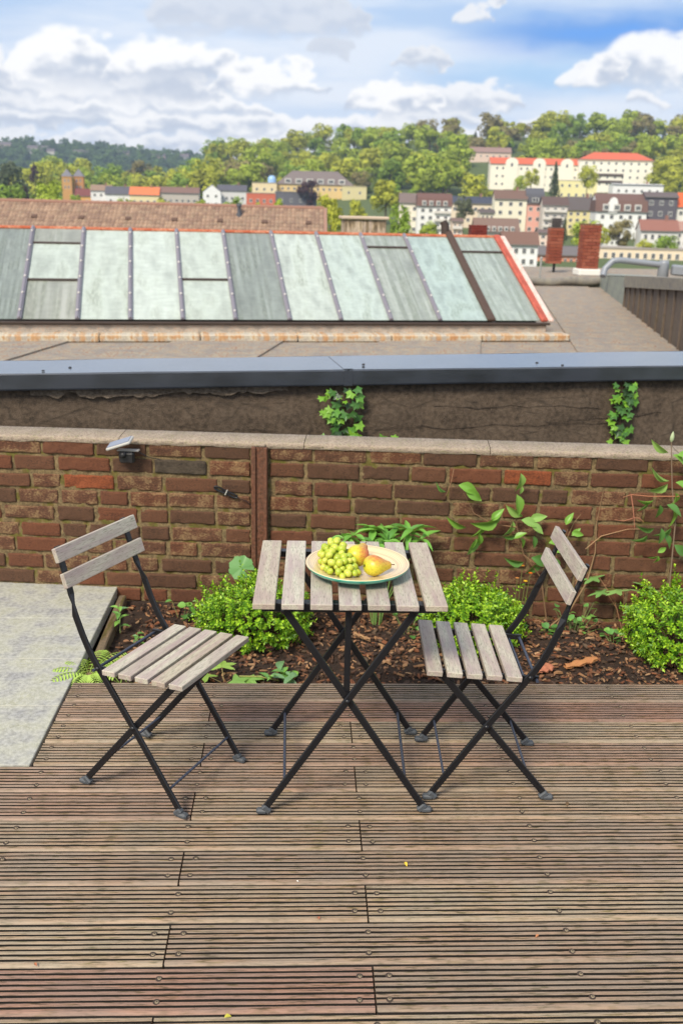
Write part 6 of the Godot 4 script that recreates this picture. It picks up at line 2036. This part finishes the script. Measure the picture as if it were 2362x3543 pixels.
func crown_mesh(kind: int, sd: int) -> MB:
	# unit crown: base at 0, height 1, half width about 0.5
	var r := RandomNumberGenerator.new()
	r.seed = sd
	var s := MB.new()
	var blobs := []
	if kind == 1:          # conifer
		for k in 16:
			var y := k / 15.0
			for j in 3:
				var g := r.randf() * TAU
				var w := 0.36 * (1.0 - y) + 0.02
				blobs.append([Vector3(cos(g) * w * 0.6, 0.05 + y * 0.92, sin(g) * w * 0.6), w * 0.6 + 0.03, r.randf_range(0.75, 1.15)])
	else:
		for k in 17:
			var y := r.randf_range(0.18, 0.84)
			var w := 0.36 * sqrt(maxf(0.0, 1.0 - pow((y - 0.45) / 0.55, 2.0)))
			var g := k * 2.4 + r.randf() * 0.6
			var q := w * sqrt(r.randf_range(0.3, 1.0))
			blobs.append([Vector3(cos(g) * q, y, sin(g) * q), r.randf_range(0.10, 0.22), r.randf_range(0.62, 1.28)])
		blobs.append([Vector3(0, 0.5, 0), 0.3, 0.8])
	var per := 1500 / blobs.size()
	for b in blobs:
		for i in per:
			var d := Vector3(r.randfn(), r.randfn(), r.randfn()).normalized()
			if d.y < -0.5 and r.randf() < 0.5:
				d.y = -d.y
			var p: Vector3 = b[0] + d * b[1] * r.randf_range(0.7, 1.08) * Vector3(1, 0.92, 1)
			var nn := (d * 0.9 + Vector3(r.randf_range(-1, 1), r.randf_range(-0.6, 1), r.randf_range(-1, 1)) * 0.5).normalized()
			var tx := nn.cross(Vector3(r.randf() - 0.5, r.randf() - 0.5, r.randf() - 0.5)).normalized()
			var ty := nn.cross(tx)
			var l := r.randf_range(0.028, 0.050)
			var k: float = b[2] * r.randf_range(0.88, 1.12)
			s.col = Color(k, k, k * r.randf_range(0.8, 1.1))
			s.quad(p - tx * l, p - ty * l * 0.7, p + tx * l, p + ty * l * 0.7)
	return s

func tree(called: String, label: String, group: String, at: Vector3, top: float, w: float, sp: String, cat := "tree") -> void:
	var h := top - at.y
	var crown_h := minf(h * 0.92, w * (2.6 if sp == "conifer" else rr(1.0, 1.3)))
	if h > crown_h * 2.0:
		crown_h = h * 0.55
	var o := thing(called, label, cat, at, rr(0, TAU), group)
	var k := 6 + rng.randi() % 2 if sp == "conifer" else rng.randi() % 6
	var ch := part(o, "crown", crowns[k][sp], T(Vector3(0, h - crown_h, 0), Basis.from_scale(Vector3(w * 1.08, crown_h, w * 1.08))))
	ch.rotation.y = rr(0, TAU)
	part(o, "trunk", trunk_mesh, T(Vector3.ZERO, Basis.from_scale(Vector3(w * 0.5, h - crown_h * 0.35, w * 0.5))))

var trunk_mesh: ArrayMesh

func trees() -> void:
	rng.seed = 909
	var tm := MB.new()
	tm.tube([Vector3(0, -0.06, 0), Vector3(0.01, 0.35, 0), Vector3(0.0, 0.7, 0.01), Vector3(0.02, 1.0, 0)], [0.075, 0.055, 0.04, 0.012], 7)
	for k in 4:
		var g := k * 1.7
		tm.tube([Vector3(0, 0.55 + 0.08 * k, 0), Vector3(cos(g) * 0.25, 0.75 + 0.07 * k, sin(g) * 0.25)], [0.028, 0.008], 5)
	trunk_mesh = tm.mesh(m_trunk)
	var cols := {"light": Color(0.45, 0.47, 0.042), "bright": Color(0.36, 0.45, 0.038), "green": Color(0.24, 0.36, 0.036), "dark": Color(0.10, 0.17, 0.030), "brown": Color(0.27, 0.23, 0.085), "grey": Color(0.120, 0.135, 0.070), "pale": Color(0.130, 0.165, 0.085), "copper": Color(0.060, 0.022, 0.026), "conifer": Color(0.060, 0.085, 0.030)}
	for sp in cols:
		var m := mat(Color(cols[sp]).linear_to_srgb(), 0.75)
		m.vertex_color_use_as_albedo = true
		m.backlight_enabled = true
		m.backlight = Color(0.5, 0.5, 0.2)
		m_leaf[sp] = m
	for k in 8:
		var mb := crown_mesh(1 if k >= 6 else 0, 40 + k)
		var d := {}
		for sp in cols:
			d[sp] = mb.mesh(m_leaf[sp])
		crowns.append(d)
	for q in trees_by_name:
		var x: float = q[1]
		var z: float = q[2]
		var y := land_y(x / -z, -z) - 0.3
		tree("conifer" if q[5] == "conifer" else "broadleaf_tree", q[0], "", Vector3(x, y, z), q[3], q[4], q[5])
	# the wooded slope, tree by tree
	var kinds := ["light", "light", "light", "bright", "bright", "bright", "green", "brown"]
	var said := {"light": "light yellow-green broadleaf tree", "bright": "fresh mid green broadleaf tree", "green": "deep green broadleaf tree", "brown": "brownish tree just coming into leaf", "dark": "very dark green tree", "conifer": "slim dark fir tree"}
	var got: Array[Vector2] = []
	var made := 0
	var skip := []
	for q in town_rows:
		if q[3] < -450.0:
			skip.append([q[2], q[3], q[5]])
	for tries in 30000:
		if made >= 285:
			break
		var left := made >= 245
		var t := rr(-0.36, -0.13) if left else rr(-0.125, 0.43)
		var dist := rr(720, 930) if left else rr(610, 985)
		if not left and t > 0.2 and dist < 690 and rng.randf() < 0.8:
			continue
		var p := Vector2(t * dist, -dist)
		var ok := true
		for e in got:
			if e.distance_squared_to(p) < (144.0 if dist > 800 else 110.0):
				ok = false
				break
		if not ok:
			continue
		for e in skip:
			var ax: float = p.x / dist * -e[1]
			if absf(ax - e[0]) < e[2] * 0.5 + (13.0 if left else 7.0) and dist < -e[1] + 16.0:
				ok = false
				break
		if not ok:
			continue
		got.append(p)
		made += 1
		var y := land_y(t, dist)
		var sp: String = kinds[rng.randi() % 8]
		if rng.randf() < 0.03:
			sp = "conifer"
		var w := rr(13.0, 27.0)
		if sp == "conifer":
			w = rr(6, 8)
		var zone: String = ("on the low slope behind the church towers" if left else "along the skyline crest" if dist > 900 else "on the upper wooded slope" if dist > 780 else "on the lower wooded slope")
		if not left:
			zone += " above the villa" if t < 0.12 else " above the orange-roofed wing" if t > 0.2 else " between villa and orange-roofed wing"
		tree("forest_conifer" if sp == "conifer" else "forest_tree", said[sp] + " " + zone, said[sp] + " " + zone, Vector3(p.x, y - 0.4, p.y), y + minf(w, 22.0) * rr(0.75, 1.15) + (4.0 if sp == "conifer" else 0.0), w, sp)
	# undergrowth that closes the gaps between the trunks, and the wooded far ridge
	var mm := MultiMesh.new()
	mm.transform_format = MultiMesh.TRANSFORM_3D
	mm.use_colors = true
	mm.mesh = crowns[1]["green"]
	mm.instance_count = 620
	for k in 620:
		var t := rr(-0.13, 0.45)
		var d := rr(600, 1000)
		var w := rr(6, 10)
		if k >= 430:
			t = rr(-0.4, -0.13)
			d = rr(640, 960)
		var pos := Vector3(t * d, land_y(t, d) - 1.0, -d)
		for e in skip:
			if absf(pos.x / d * -e[1] - e[0]) < e[2] * 0.5 + 3.0 and d < -e[1] + 10.0:
				pos.y -= 60.0
		mm.set_instance_transform(k, T(pos, B(0, rr(0, 6)) * Basis.from_scale(Vector3(w, w * 0.7, w))))
		var c := rr(0.7, 1.7)
		mm.set_instance_color(k, Color(c * rr(0.9, 1.5), c, c))
	var mi := MultiMeshInstance3D.new()
	mi.multimesh = mm
	put(self, "undergrowth", mi)
	mi.set_meta("kind", "stuff")
	var mf := MultiMesh.new()
	mf.transform_format = MultiMesh.TRANSFORM_3D
	mf.use_colors = true
	mf.mesh = crowns[2]["dark"]
	mf.instance_count = 1500
	for k in 1500:
		var t := rr(-0.42, -0.08)
		var d := rr(1500, 2420)
		var w := rr(16, 30)
		mf.set_instance_transform(k, T(Vector3(t * d, land_y(t, d) - 2.0, -d), B(0, rr(0, 6)) * Basis.from_scale(Vector3(w, w * rr(0.7, 1.2), w))))
		var c := rr(0.6, 1.3)
		mf.set_instance_color(k, Color(c, c, c * 1.1))
	var fi := MultiMeshInstance3D.new()
	fi.multimesh = mf
	put(self, "far_forest", fi)
	fi.set_meta("kind", "stuff")
